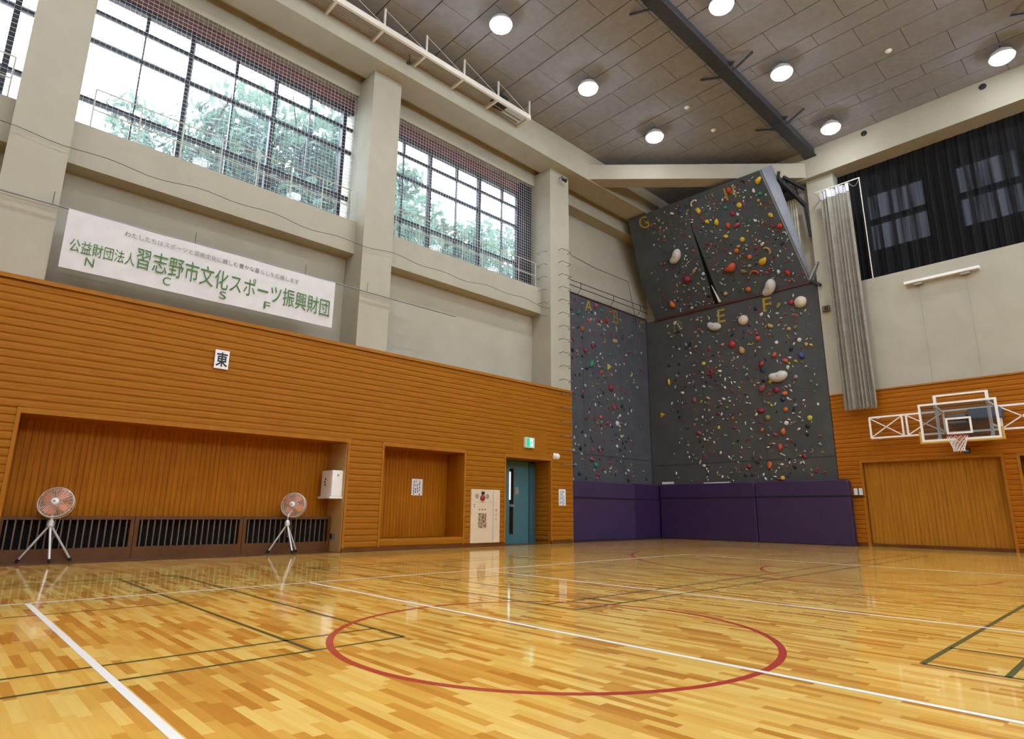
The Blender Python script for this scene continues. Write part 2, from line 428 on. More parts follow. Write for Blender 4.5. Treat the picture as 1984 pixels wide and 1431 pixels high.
for x0, x1 in PIL:
    b = MB(); b.box(x0, x1, FL, 15.2, 4.98, 13.2)
    struct(b.build('pillar', M['cream'], origin=((x0+x1)/2, 14.4, 4.98)))

def ribs(bm, fr, a0, a1, z0, z1, p=0.147, depth=0.03, mi=0):
    n = max(1, round((z1-z0)/p)); p = (z1-z0)/n; vs = []
    for i in range(n):
        z = z0+i*p
        for dz, d in ((0.0, 0.013), (0.16*p, depth), (0.72*p, depth), (0.96*p, 0.013)):
            vs.append((d, z+dz))
    vs.append((0.004, z1))
    pts = []
    for d, z in vs: pts += [fr(a0, d-0.03, z), fr(a1, d-0.03, z)]
    bm.add(pts, [(2*i, 2*i+1, 2*i+3, 2*i+2) for i in range(len(vs)-1)], mi)
def vribs(bm, fr, a0, a1, d, z0, z1, p=0.10, depth=0.012, mi=0):
    n = max(1, round((a1-a0)/p)); p = (a1-a0)/n; vs = []
    for i in range(n):
        a = a0+i*p
        for da, dd in ((0, 0), (0.10*p, 0), (0.18*p, depth), (0.92*p, depth), (p, 0)): vs.append((a+da, d+dd))
    pts = []
    for a, dd in vs: pts += [fr(a, dd, z0), fr(a, dd, z1)]
    bm.add(pts, [(2*i, 2*i+1, 2*i+3, 2*i+2) for i in range(len(vs)-1)], mi)

N1 = (1.03, 7.40); N2 = (8.43, 11.07); DR = (12.68, 14.66)
b = MB()
ribs(b, L_, XB, 15.70, 2.69, 4.98)
for a0, a1 in ((XB, N1[0]-0.05), (N1[1]+0.05, N2[0]-0.05), (N2[1]+0.05, DR[0]-0.05), (DR[1]+0.05, 15.70)):
    ribs(b, L_, a0, a1, 0.10, 2.69)
    b.mbox(L_, a0, a1, -0.25, -0.031, 0.0, 2.70)
b.mbox(L_, XB, 15.7, -0.25, -0.031, 2.70, 4.99)
b.mbox(L_, 12.95, 14.5, -0.03, 0.003, 2.70, 3.55)       # smooth board behind the exit sign
struct(b.build('wall_left_panelling', M['ribx'], fix=False))
b = MB(); b.mbox(L_, XB, 15.73, -0.30, 0.035, 4.98, 5.06)
b.mbox(L_, 15.70, 15.74, -1.4, 0.0, 0.0, 5.06)
for a0, a1 in (N1, N2, DR):
    b.mbox(L_, a0-0.06, a0, -0.10, 0.012, 0.0, 2.60); b.mbox(L_, a1, a1+0.06, -0.10, 0.012, 0.0, 2.60)
    b.mbox(L_, a0-0.06, a1+0.06, -0.10, 0.012, 2.60, 2.70)
struct(b.build('trim_1', M['trim']))
b = MB()
for a0, a1 in ((XB, N1[0]), (N1[1], DR[0]), (DR[1], 15.70)): b.mbox(L_, a0, a1, -0.02, 0.016, 0.0, 0.10)
struct(b.build('baseboard_left', M['base']))
# recesses
b = MB()
vribs(b, L_, N1[0]-0.02, N1[1], -0.83, 0.0, 2.62)
b.mbox(L_, N1[0]-0.02, N1[0], -0.83, -0.1, 0, 2.62)
b.mbox(L_, N1[0]-0.02, N1[1]+0.02, -0.86, -0.1, 2.60, 2.70)
vribs(b, L_, N2[0]-0.02, N2[1], -0.81, 0.28, 2.62)
b.mbox(L_, N2[1], N2[1]+0.02, -0.83, -0.1, 0, 2.62); b.mbox(L_, N2[0]-0.02, N2[0], -0.83, -0.1, 0, 2.62)
b.mbox(L_, N2[0]-0.02, N2[1]+0.02, -0.86, -0.1, 2.60, 2.70)
b.mbox(L_, N2[0], N2[1], -0.81, -0.07, 0.10, 0.27)
b.mbox(L_, DR[1], DR[1]+0.02, -0.83, -0.1, 0, 2.62)
b.mbox(L_, DR[0]-0.02, DR[1]+0.02, -0.9, -0.1, 2.60, 2.70)
struct(b.build('wall_left_recess', M['vert'], fix=False))
b = MB(); ribs(b, L_, N2[0], N2[1], 0.10, 0.28, depth=0.03)
b.mbox(L_, N2[0], N2[1], -0.15, -0.02, 0.27, 0.295)
struct(b.build('trim_2', M['ribx'], fix=False))
b = MB(); b.box(DR[1]-0.012, DR[1]+0.0, 13.79, 14.42, 0.0, 2.60)
bb = MB(); ribs(bb, lambda a, d, z: (DR[1]-0.012-d-0.02, a, z), 13.79, 14.42, 0.1, 2.6)
struct(bb.build('trim_3', M['ribx'], fix=False))
b = MB(); b.mbox(L_, N1[0]-0.05, N1[1]+0.05, -0.92, -0.03, -0.06, 0.012)
b.mbox(L_, N2[0]-0.05, DR[1]+0.05, -0.95, -0.03, -0.06, 0.006)
b.box(15.7, 23.0, FL+0.03, 15.1, -0.12, 0.0)
struct(b.build('floor_recess', M['darkwood']))
b = MB(); b.box(N1[1]-0.012, N1[1]+0.02, 13.72, 14.52, 0.012, 2.60)
struct(b.build('wall_left_return', M['tan']))

# windows
def window(idx, x0, x1, mull, name_lbl):
    y = 14.78
    b = MB()
    b.box(x0, x1, y-0.04, y+0.06, 8.62, 8.80)
    for z, t in ((9.58, 0.10), (11.03, 0.09), (11.77, 0.07), (12.33, 0.12)): b.box(x0, x1, y-0.04, y+0.06, z-t/2, z+t/2)
    for x, major in mull:
        if major: b.box(x-0.055, x+0.055, y-0.06, y+0.08, 8.62, 12.4)
        else:
            b.box(x-0.035, x+0.035, y-0.045, y+0.065, 11.77, 12.4)
            b.box(x-0.016, x+0.016, y-0.03, y+0.05, 8.62, 11.77)
    fr = struct(b.build('window_%d' % idx, M['wframe']))
    g = MB(); g.box(x0, x1, y+0.008, y+0.014, 8.7, 12.38)
    struct(g.build('pane', M['glass'], fr))
    g = MB(); g.box(x0, x1, y-0.02, y+0.3, 12.39, 12.80)
    struct(g.build('tile_band', M['brick'], fr))
window(1, 1.0, 7.42, [(2.07, 0), (3.05, 1), (4.11, 0), (5.13, 1), (6.12, 0), (7.14, 1)], '')
window(2, 8.32, 14.70, [(9.2, 0), (10.2, 1), (11.3, 0), (12.27, 1), (13.35, 0), (14.10, 1)], '')
window(3, -6.33, 0.09, [(-5.26, 0), (-4.28, 1), (-3.22, 0), (-2.2, 1), (-1.21, 0), (-0.19, 1)], '')

# black curtain drawn aside at the end of the far window
b = MB(); vs = []; n = 40
for i in range(n+1):
    x = 14.08+0.60*i/n; y = 14.66+0.035*math.sin(i*1.9)
    vs += [(x, y, 8.66), (x, y, 12.76)]
b.add(vs, [(2*i, 2*i+1, 2*i+3, 2*i+2) for i in range(n)])
o = b.build('curtain', M['black'], origin=(14.38, 14.66, 8.66), fix=False, smooth=True)
md = o.modifiers.new('thick', 'SOLIDIFY'); md.thickness = 0.01
tag(o, 'black curtain bunched at the right end of the window beside the ladder pillar', 'curtain')

# handrails on the window ledges
def handrail(x0, x1, label):
    t = thing('handrail', label, 'handrail', ((x0+x1)/2, 14.27, 8.66), 'white handrails on the window ledges')
    n = max(2, round((x1-x0)/0.86)); 
    b = MB(); b.tube([(x0, 14.27, 9.60), (x1, 14.27, 9.60)], 0.016)
    b.build('top_rail', M['rail'], t)
    b = MB(); b.tube([(x0, 14.27, 9.12), (x1, 14.27, 9.12)], 0.016)
    b.build('middle_rail', M['rail'], t)
    for i in range(n+1):
        x = x0+(x1-x0)*i/n
        b = MB(); b.tube([(x, 14.27, 8.66), (x, 14.27, 9.60)], 0.015); b.build('post', M['rail'], t)
handrail(1.30, 7.30, 'white handrail on the ledge of the window above the banner')
handrail(8.75, 14.55, 'white handrail on the ledge of the window beside the ladder pillar')
handrail(-6.2, -0.05, 'white handrail on the ledge of the window left of the first pillar')

# safety net over the windows
def safety_net(x0, x1, label):
    b = MB(); r = 0.0019; nx = int((x1-x0)/0.105); nz = int((12.78-8.68)/0.105)
    for i in range(nx+1):
        x = x0+(x1-x0)*i/nx; b.box(x-r, x+r, 14.496, 14.504, 8.66, 12.78)
    for j in range(nz+1):
        z = 8.68+j*0.105; b.box(x0, x1, 14.496, 14.504, z-r, z+r)
    return tag(b.build('safety_net', M['net'], origin=((x0+x1)/2, 14.5, 8.66), fix=False), label, 'net', 'safety nets in front of the windows')
safety_net(1.01, 7.41, 'white knotted safety net over the window above the banner')
safety_net(8.33, 14.69, 'white knotted safety net over the window beside the ladder pillar')
safety_net(-6.32, 0.08, 'white knotted safety net over the window left of the first pillar')
b = MB(); b.tube([(-6.3+0.24*i, 13.63, 7.80-0.035*math.sin(i*0.9)-0.03*math.sin(i*0.37+1)) for i in range(88)], 0.0065, 6)
tag(b.build('slack_rope', mat('dark_rope', '#4d4a46', rough=0.9), origin=(4.2, 13.63, 7.8)), 'thin dark slack rope strung along the ledges and pillars', 'rope')

# ---------------------------------------------------------------- hoop wall (runs along y)
DO = (3.21, 6.86)
D2 = (1.2, 2.78)
b = MB()
b.box(FR+0.03, 23.5, YB-0.3, 7.62, 4.9, 8.86)
b.box(FR+0.12, 23.5, YB-0.3, 7.62, 2.7, 5.0)
b.box(FR+0.0, 23.5, 6.70, 7.62, 4.98, 13.2)
b.box(FR+0.25, 23.5, 7.62, 15.2, 0, 13.2)           # behind the climbing wall
b.box(FR+0.12, 23.5, DO[1], 7.62, 0, 2.7); b.box(FR+0.12, 23.5, D2[1]+.0, DO[0], 0, 2.7); b.box(FR+0.12, 23.5, YB-.3, D2[0], 0, 2.7)
b.box(FR+0.5, 23.5, D2[0], D2[1], 0, 2.7)
struct(b.build('wall_right', M['cream']))
# wall around the curtained windows
WY = [(4.20, 5.97), (1.68, 3.27), (-0.9, 0.75), (-3.6, -1.9), (-6.2, -4.5)]
b = MB(); X0, X1 = 23.3, 23.5
b.box(X0, X1, YB, 6.70, 8.8, 10.18); b.box(X0, X1, YB, 6.70, 12.35, 13.2)
edges = [6.70]
for a, c in WY: edges += [c, a]
edges.append(YB)
for i in range(0, len(edges), 2): b.box(X0, X1, edges[i+1], edges[i], 10.18, 12.35)
for a, c in WY: b.box(X0, X1, a, c, 11.19, 11.36)
struct(b.build('window_4', M['wframe']))
b = MB(); b.box(22.1, 23.5, YB-0.3, 13.25, 13.2, 14.3)
struct(b.build('beam', M['cream']))
b = MB(); vs = []; n = 900
for i in range(n+1):
    y = 6.69-(6.69+9.0)*i/n
    wv = 0.07*math.sin(y*17+2.2*math.sin(y*1.7))+0.04*math.sin(y*41+1.3)
    for z in (8.7, 9.9, 11.1, 12.4, 13.25): vs.append((22.86+wv*min(1.0, 0.08+(13.25-z))+0.02*math.sin(z*0.9+y*2)*(z < 13), y, z))
b.add(vs, [(5*i+j, 5*i+j+1, 5*i+j+6, 5*i+j+5) for i in range(n) for j in range(4)])
o = b.build('blackout_curtain', M['curtain'], origin=(22.86, -1.0, 8.7), fix=False, smooth=True)
tag(o, 'long black sheer curtain in folds across the high window above the basketball hoop', 'curtain')

b = MB()
ribs(b, R_, YB, 7.62, 2.72, 4.98)
for a0, a1 in ((DO[1]+0.05, 7.62), (D2[1]+0.05, DO[0]-0.05), (YB, D2[0]-0.05)):
    ribs(b, R_, a0, a1, 0.10, 2.72); b.mbox(R_, a0, a1, -0.2, -0.031, 0.0, 2.7)
b.mbox(R_, YB, 7.62, -0.2, -0.031, 2.70, 4.99)
struct(b.build('wall_right_panelling', M['riby'], fix=False))
b = MB(); b.mbox(R_, YB, 7.62, -0.1, 0.02, 4.98, 5.03)
for a0, a1 in (DO, D2):
    b.mbox(R_, a0-0.07, a0, -0.30, 0.015, 0.0, 2.66); b.mbox(R_, a1, a1+0.07, -0.30, 0.015, 0.0, 2.66)
    b.mbox(R_, a0-0.07, a1+0.07, -0.30, 0.015, 2.66, 2.74)
struct(b.build('trim_4', M['trim']))
b = MB()
for a0, a1 in ((DO[1]+0.07, 7.62), (D2[1]+.07, DO[0]-0.07), (YB, D2[0]-.07)): b.mbox(R_, a0, a1, -0.02, 0.016, 0.0, 0.10)
b.mbox(R_, DO[0], DO[1], -0.14, -0.09, 0.0, 0.10)
struct(b.build('baseboard_right', M['base']))
b = MB()
q = (DO[1]-DO[0])/4
for i in range(4): vribs(b, R_, DO[0]+q*i+0.005, DO[0]+q*(i+1)-0.005, -0.16, 0.02, 2.66, p=0.11)
b.mbox(R_, DO[0], DO[1], -0.24, -0.165, 0.0, 2.68)
struct(b.build('door_2', M['vert2'], fix=False))
b = MB(); b.mbox(R_, D2[0], D2[1], -0.45, -0.40, 0.0, 2.68)
struct(b.build('door_3', M['darkwood']))
# hidden ends of the hall
b = MB(); b.box(XB-0.3, XB, YB-.3, 15.2, 5.0, 14.4); struct(b.build('wall_back', M['cream']))
b = MB(); b.box(XB-0.3, XB, YB-.3, 15.2, 0, 5.0); struct(b.build('wall_back_panelling', M['riby']))
b = MB(); b.box(XB-0.3, 23.5, YB-.3, YB, 5.0, 8.7); b.box(XB-0.3, 23.5, YB-.3, YB, 12.6, 14.4)
for xa, xb in ((XB-0.3, -6.33), (0.09, 1.0), (7.42, 8.32), (14.70, 15.70), (22.0, 23.5)): b.box(xa, xb, YB-.3, YB, 8.7, 12.6)
struct(b.build('wall_near', M['cream']))
for k, (xa, xb) in enumerate(((-6.33, 0.09), (1.0, 7.42), (8.32, 14.70), (15.70, 22.0))):  # unseen windows, added to bring daylight onto the upper beams
    b = MB()
    for x in range(7): b.box(xa+(xb-xa)*x/6-0.04, xa+(xb-xa)*x/6+0.04, YB-0.2, YB-0.12, 8.7, 12.6)
    for z in (9.6, 11.0, 11.8): b.box(xa, xb, YB-0.19, YB-0.13, z-0.04, z+0.04)
    fr = struct(b.build('window_%d' % (5+k), M['wframe']))
    b = MB(); b.box(xa, xb, YB-0.165, YB-0.159, 8.7, 12.6); struct(b.build('pane', M['glass'], fr))
b = MB(); b.box(XB-0.3, 23.5, YB-.3, YB, 0, 5.0); struct(b.build('wall_near_panelling', M['ribx']))

# corner beam across the alcove, steel roof beams
b = MB()
c0, c1 = 29.62, 30.50
b.poly([(c0-14.6, 14.6, 13.24), (c1-14.6, 14.6, 13.24), (22.9, c1-22.9, 13.24), (22.9, c0-22.9, 13.24)], (0, 0, 0.60))
struct(b.build('beam', M['cream']))
def roof_beam(y, xe):
    b = MB()
    b.box(XB, xe, y-0.19, y+0.19, 13.98, 14.02); b.box(XB, xe, y-0.15, y+0.15, 14.02, 14.30)
    b.box(xe-0.35, xe+0.02, y-0.21, y+0.21, 13.96, 14.0)
    x = 19.35
    while x > XB:
        b.box(x-0.16, x+0.16, y-0.20, y+0.20, 13.965, 14.06)
        for s in (-1, 1):
            b.poly([(x-0.012, y+s*0.15, 14.02), (x-0.012, y+s*0.34, 14.20), (x-0.012, y+s*0.15, 14.28)], (0.024, 0, 0))
            b.bar((x+0.12, y+s*0.17, 14.0), (x+0.12, y+s*0.85, 14.28), 0.05, 0.05)
        x -= 3.75
    struct(b.build('roof_beam', M['beam']))
roof_beam(7.28, 22.1); roof_beam(0.10, 22.1); roof_beam(-7.1, 22.1)

# ---------------------------------------------------------------- ceiling lamps
t = thing('ceiling_lamp', '', 'ceiling lamp', (0, 0, 0), 'round ceiling lamps')
b = MB(); b.lathe((0, 0, 0), (0, 0, 1), [(0.31, 0.0), (0.32, 0.01), (0.26, 0.14), (0.14, 0.24), (0.10, 0.28)], 28); b.build('housing', M['lampbody'], t, smooth=False)
b = MB(); b.lathe((0, 0, 0), (0, 0, 1), [(0.0, -0.15), (0.12, -0.14), (0.22, -0.105), (0.285, -0.05), (0.30, 0.0)], 28, caps=False); b.build('lens', M['lens'], t, smooth=True)
b = MB(); b.tube([(0, 0, 0.28), (0, 0, 0.385)], 0.02); b.build('stem', M['steel'], t)
ld = bpy.data.lights.new('lamp_light', 'AREA'); ld.shape = 'DISK'; ld.size = 0.56; ld.spread = 2.5; ld.energy = LAMP_WATTS; ld.color = (0.90, 1.0, 1.12)
lo = bpy.data.objects.new('lamp_light', ld); COL.objects.link(lo); lo.parent = t; lo.location = (0, 0, -0.17)
LZ = 13.91
ROW = {10.55: 'row along the window wall', 6.06: 'row beside the dark roof beam', 1.37: 'row farthest from the windows'}
spots = []
for y in (10.55, 6.06, 1.37, -3.4, -8.1):
    for x in (20.65, 16.75, 13.1, 9.4, 5.7, 2.0, -1.7, -5.4):
        if y == 10.55 and x > 20: continue
        spots.append((x, y))
lamp_lbl = {(16.75, 10.55): 'glowing round ceiling lamp nearest the white corner beam', (13.1, 10.55): 'glowing round ceiling lamp second from the white corner beam',
            (9.4, 10.55): 'glowing round ceiling lamp third from the corner beam, above the catwalk', (20.65, 6.06): 'glowing round ceiling lamp by the end of the dark roof beam above the curtain',
            (16.75, 6.06): 'glowing round ceiling lamp midway along the dark roof beam', (13.1, 6.06): 'glowing round ceiling lamp at the top edge, right of the dark roof beam',
            (20.65, 1.37): 'glowing round ceiling lamp above the right part of the black curtain', (16.75, 1.37): 'glowing round ceiling lamp half cut off by the top edge at the right'}
first = True
for x, y in spots:
    if first: o = t; t.location = (x, y, LZ); first = False
    else: o = copy_tree(t, (x, y, LZ))
    o['label'] = lamp_lbl.get((x, y), 'glowing round ceiling lamp out over the near half of the hall')
bpy.data.objects['ceiling_lamp']['label'] = lamp_lbl.get(spots[0])

for i, (x, y, l) in enumerate([(16.6, 9.15, 'small white ceiling sensor left of the dark roof beam, farther from the corner'), (18.4, 9.17, 'small white ceiling sensor left of the dark roof beam, nearer the corner'), (18.55, 3.66, 'small white ceiling sensor right of the dark roof beam')]):
    b = MB(); b.lathe((x, y, 14.30), (0, 0, -1), [(0.09, 0), (0.09, 0.02), (0.06, 0.05), (0.03, 0.07)], 16)
    tag(b.build('ceiling_sensor', M['white'], origin=(x, y, 14.3)), l, 'sensor', 'ceiling sensors')
for y, l in ((5.45, 'dark round vent in the beam near the dark roof beam end'), (2.05, 'dark round vent in the beam above the right half of the curtain')):
    b = MB(); b.lathe((22.1, y, 14.1), (-1, 0, 0), [(0.10, 0), (0.10, 0.015), (0.07, 0.02)], 20)
    tag(b.build('round_vent', M['steel'], origin=(22.1, y, 14.1)), l, 'vent', 'round vents in the beam')

# ---------------------------------------------------------------- catwalk
t = thing('catwalk', 'white steel catwalk with slatted deck hung under the ceiling along the windows', 'catwalk', (2.0, 12.95, 13.6))
b = MB(); b.box(XB, 12.62, 12.60, 12.68, 13.60, 13.76); b.build('outer_beam', M['offwhite'], t)
b = MB()
for j in range(7):
    y = 12.72+j*0.078; b.box(XB, 11.1, y, y+0.05, 13.70, 13.715)
for j in (0, 3, 5):
    y = 12.72+j*0.078; b.box(11.1, 12.5, y, y+0.05, 13.70, 13.715)
b.build('deck', mat('deck_grating', '#8d8274', '#978c7d', rough=0.6), t)
x = 12.58
while x > XB:
    b = MB(); b.box(x-0.035, x+0.035, 12.64, 13.24, 13.61, 13.70); b.build('joist', M['offwhite'], t)
    b = MB(); b.box(x-0.025, x+0.025, 12.615, 12.665, 13.74, 14.298); b.build('post', M['offwhite'], t)
    if x-1.385 > XB:
        b = MB(); b.tube([(x, 12.64, 13.76), (x-1.385, 12.64, 14.28)], 0.008, 5); b.build('brace_rod', M['offwhite'], t)
    x -= 1.385
b = MB(); b.box(11.25, 11.75, 12.76, 13.1, 13.72, 14.05)
tag(bevel(b.build('loudspeaker', M['black'], origin=(11.5, 12.93, 13.72)), 0.02), 'black loudspeaker lying on the far end of the white catwalk', 'loudspeaker')
b = MB(); b.tube([(8.1, 13.0, 13.70), (8.1, 13.0, 13.45)], 0.012, 6); b.lathe((8.1, 13.0, 13.45), (0, 0, -1), [(0.02, 0), (0.075, 0.02), (0.075, 0.05), (0.03, 0.06)], 16)
tag(b.build('pulley', M['steel'], origin=(8.1, 13.0, 13.4), smooth=False), 'small dark round pulley hanging below the white catwalk', 'pulley')

# ---------------------------------------------------------------- banner and its pole
t = thing('banner_pole', 'long thin grey pole along the wall carrying the white banner', 'pole', (3.0, 13.58, 6.5))
b = MB(); b.tube([(-6.0, 13.585, 6.525), (10.5, 13.585, 6.525)], 0.017, 8); b.build('tube', M['greysteel'], t)
for x in (-2.0, 0.9, 3.4, 5.9, 7.6):
    b = MB(); b.tube([(x, 13.62, 6.53), (x, 13.62, 6.80)], 0.006, 5); b.build('hanger', M['steel'], t)
ban = thing('banner', 'wide white cloth banner with green Japanese lettering hung on the window wall', 'banner', (3.9, 13.55, 5.34))
b = MB(); n = 60; vs = []
def by(x, z): return 13.552+0.010*math.sin(x*2.1+z*1.3)+0.006*math.sin(x*5.3)
for i in range(n+1):
    x = 1.15+5.51*i/n
    for j in range(9):
        z = 6.515-1.17*j/8; vs.append((x, by(x, z), z))
b.add(vs, [(9*i+j, 9*i+j+1, 9*i+j+10, 9*i+j+9) for i in range(n) for j in range(8)])
o = b.build('cloth', M['cloth'], ban, fix=False, smooth=True)
UX, UZ = (1, 0, 0), (0, 0, 1)
def ban_text(body, m, x0, x1, z0, z1, bold=0.0, slope=0.0):
    text_mesh('lettering', body, m, ban, (x0, 13.530, z0), (1, 0, slope), UZ, x1-x0, z1-z0, bold=bold)
ban_text('わたしたちはスポーツと芸術文化に親しむ豊かな暮らしを応援します', M['grey_ink'], 2.10, 5.72, 6.262, 6.378, slope=-0.013)
ban_text('公益財団法人', M['green_ink'], 1.26, 2.34, 5.685, 5.95)
ban_text('習志野市文化スポーツ振興財団', M['green_ink'], 2.36, 6.55, 5.672, 6.115, slope=-0.021)
for ch, x, z in (('N', 1.61, 5.555), ('C', 2.95, 5.54), ('S', 4.06, 5.52), ('F', 5.03, 5.52)):
    ban_text(ch, M['green_ink'], x-0.072, x+0.072, z-0.085, z+0.085)

# east sign
t = thing('direction_sign', 'small white sign with one dark Japanese character on the ribbed wall', 'sign', (4.24, 13.65, 3.92))
b = MB(); b.box(4.09, 4.38, 13.640, 13.664, 3.92, 4.33); b.build('board', M['paper'], t)
text_mesh('lettering', '東', M['navy_ink'], t, (4.115, 13.636, 3.965), UX, UZ, 0.24, 0.32, bold=0.02)

# ---------------------------------------------------------------- heater grilles in the long recess
def grille(x0, x1, label):
    t = thing('heater_grille', label, 'heater grille', ((x0+x1)/2, 14.30, 0.0), 'heater grilles in the long recess')
    b = MB()
    b.box(x0, x1, 14.24, 14.50, 0.76, 0.82); b.box(x0, x1, 14.24, 14.50, 0.012, 0.24)
    b.box(x0, x0+0.07, 14.24, 14.50, 0.24, 0.76); b.box(x1-0.07, x1, 14.24, 14.50, 0.24, 0.76)
    b.build('frame', M['darkwood'], t)
    b = MB(); b.box(x0+0.07, x1-0.07, 14.40, 14.42, 0.24, 0.76); b.build('backing', M['void'], t)
    n = int((x1-x0-0.14)/0.115)
    for i in range(n):
        x = x0+0.07+(x1-x0-0.14)*(i+0.5)/n
        b = MB(); b.box(x-0.012, x+0.012, 14.27, 14.33, 0.24, 0.76); b.build('slat', M['slat'], t)
grille(1.05, 3.16, 'dark slatted heater grille behind the larger tripod fan')
grille(3.17, 5.27, 'dark slatted heater grille in the middle of the long recess')
grille(5.28, 7.37, 'dark slatted heater grille behind the smaller-looking fan by the white box')

# ---------------------------------------------------------------- fans
def fan(base, head, axis, feet, apex, label, R=0.275):
    base = Vector(base); head = Vector(head); axis = Vector(axis).normalized(); apex = Vector(apex)
    t = thing('tripod_fan', label, 'fan', base, 'tripod fans in the long recess')
    xa = axis.cross(Vector((0, 0, 1))).normalized(); ya = xa.cross(axis)
    def P(r, a, d): return head+xa*(r*math.cos(a))+ya*(r*math.sin(a))+axis*d
    b = MB()
    for d, rr in ((0.0, R), (0.02, R*0.99), (-0.10, R*0.98)): b.tube([P(rr, 2*PI*i/40, d) for i in range(40)], 0.0075, 6, True)
    for k in range(1, 10):
        rr = 0.055+(R-0.055)*k/10; b.tube([P(rr, 2*PI*i/32, 0.075-0.055*(k/10)**2) for i in range(32)], 0.0028, 4, True)
    for i in range(24):
        a = 2*PI*i/24
        b.tube([P(0.05, a, 0.075), P(R*0.55, a, 0.058), P(R*0.98, a, 0.02)], 0.0022, 4)
        b.tube([P(0.07, a, -0.12), P(R*0.9, a, -0.11), P(R*0.98, a, -0.08)], 0.0022, 4)
    b.build('guard', M['fanguard'], t)
    b = MB(); b.lathe(head, axis, [(0.0, 0.10), (0.04, 0.098), (0.062, 0.085), (0.064, 0.07)], 24, caps=False); b.build('hub_cap', M['white'], t, smooth=True)
    b = MB(); b.lathe(head, axis, [(0.016, 0.101), (0.017, 0.1)], 12); b.build('badge', M['ink'], t)
    for k in range(4):
        a0 = k*PI/2+0.5; vs = []
        for i in range(7):
            s = i/6; r0 = 0.05+(R*0.86-0.05)*s; half = 0.28+0.30*math.sin(PI*min(1, s*0.85+0.1))
            for j in range(5):
                u = j/4-0.5; vs.append(P(r0, a0+2*half*u, -0.02+0.05*u))
        b = MB(); b.add(vs, [(5*i+j, 5*i+j+1, 5*i+j+6, 5*i+j+5) for i in range(6) for j in range(4)])
        o = b.build('blade', M['orangeblade'], t, fix=False, smooth=True)
        md = o.modifiers.new('thick', 'SOLIDIFY'); md.thickness = 0.004
    b = MB(); b.lathe(head, -axis, [(0.07, 0.06), (0.09, 0.10), (0.085, 0.22), (0.05, 0.26)], 20); b.build('motor', M['offwhite'], t, smooth=False)
    b = MB(); b.tube([apex, Vector((apex.x, apex.y, head.z-0.25)), head-axis*0.14], 0.022, 10); b.build('pole', M['silver'], t)
    b = MB(); b.lathe(apex-Vector((0, 0, 0.05)), (0, 0, 1), [(0.05, 0), (0.06, 0.03), (0.055, 0.09), (0.03, 0.14)], 16); b.build('bracket', M['silver'], t)
    for f in feet:
        f = Vector(f); d = (f-apex).normalized()
        b = MB(); b.tube([apex+d*0.03, f-d*0.03], 0.020, 10); lg = b.build('leg', M['silver'], t)
        b = MB(); b.tube([f-d*0.06, f+Vector((0, 0, 0))], 0.026, 10); b.build('rubber_foot', M['rubber'], lg)
    b = MB(); p0 = head-axis*0.2
    b.tube([p0, p0+Vector((0.06, 0.02, -0.25)), Vector((apex.x+0.10, apex.y+0.05, apex.z-0.22)), Vector((apex.x+0.05, apex.y+0.04, apex.z-0.30)), Vector((apex.x+0.02, apex.y+0.03, apex.z-0.1))], 0.006, 6)
    b.build('cord', M['greyplastic'], t)
fan((1.79, 14.0, 0.012), (1.80, 14.02, 1.07), (-0.42, -1.0, 0.30), [(1.40, 14.22, 0.03), (1.82, 13.78, 0.03), (2.19, 14.16, 0.03)], (1.78, 14.05, 0.68),
    'tripod fan with orange blades in front of the heater grille at the left')
fan((6.2, 14.0, 0.012), (6.30, 14.05, 1.09), (-0.95, -1.0, 0.20), [(5.86, 14.2, 0.03), (6.24, 13.74, 0.03), (6.53, 14.18, 0.03)], (6.19, 14.03, 0.66),
    'tripod fan with orange blades standing near the white wall box')

# white box on the recess side, outlets, papers
t = thing('wall_box', 'white box with a small drip tray on the cream side of the long recess', 'box', (7.24, 14.08, 1.25))
b = MB(); b.box(7.10, 7.388, 13.80, 14.36, 1.30, 1.92); bevel(b.build('case', M['white'], t), 0.02)
b = MB(); b.box(7.05, 7.388, 13.78, 14.38, 1.25, 1.30); b.build('tray', M['white'], t)
b = MB()
for i in range(3): b.box(7.094, 7.10, 14.10+0.03*(i % 2), 14.16+0.03*(i % 2), 1.55+0.07*i, 1.60+0.07*i)
b.build('printing', M['ink'], t)
b = MB(); b.lathe((7.25, 13.80, 1.80), (0, -1, 0), [(0.025, 0), (0.025, 0.006)], 12); b.build('keyhole', M['greyplastic'], t)
for y, m, l in ((14.20, M['navy_ink'], 'dark socket plate low on the cream recess side, farther in'), (14.02, M['greyplastic'], 'grey socket plate low on the cream recess side, nearer the edge')):
    b = MB(); b.box(7.372, 7.388, y-0.055, y+0.055, 0.30, 0.42)
    tag(b.build('socket_plate', m, origin=(7.38, y, 0.30)), l, 'socket', 'socket plates on the recess side')

def paper(fr, a0, a1, d, z0, z1, label, sgn=1):
    p = fr((a0+a1)/2, d, z0)
    t = thing('paper_notice', label, 'notice', p, 'paper notices')
    b = MB(); b.mbox(fr, a0, a1, d, d+0.006, z0, z1); b.build('sheet', M['paper'], t)
    b = MB(); wv = a1-a0; rr = random.Random(int(a0*100))
    for c in range(4):
        a = a0+wv*(0.2+0.18*c); z = z1-0.05
        while z > z0+0.06:
            l = rr.uniform(0.02, 0.07)
            if rr.random() < 0.85: b.mbox(fr, a-wv*0.045, a+wv*0.045, d+0.006, d+0.008, z-l, z)
            z -= l+0.015
    b.build('printing', M['ink'], t)
paper(L_, 9.85, 10.21, -0.79, 1.40, 1.85, 'printed white notice on the back of the small recess')
paper(L_, 15.03, 15.36, 0.004, 1.19, 1.71, 'printed white notice on the ribbed wall beside the purple mats')

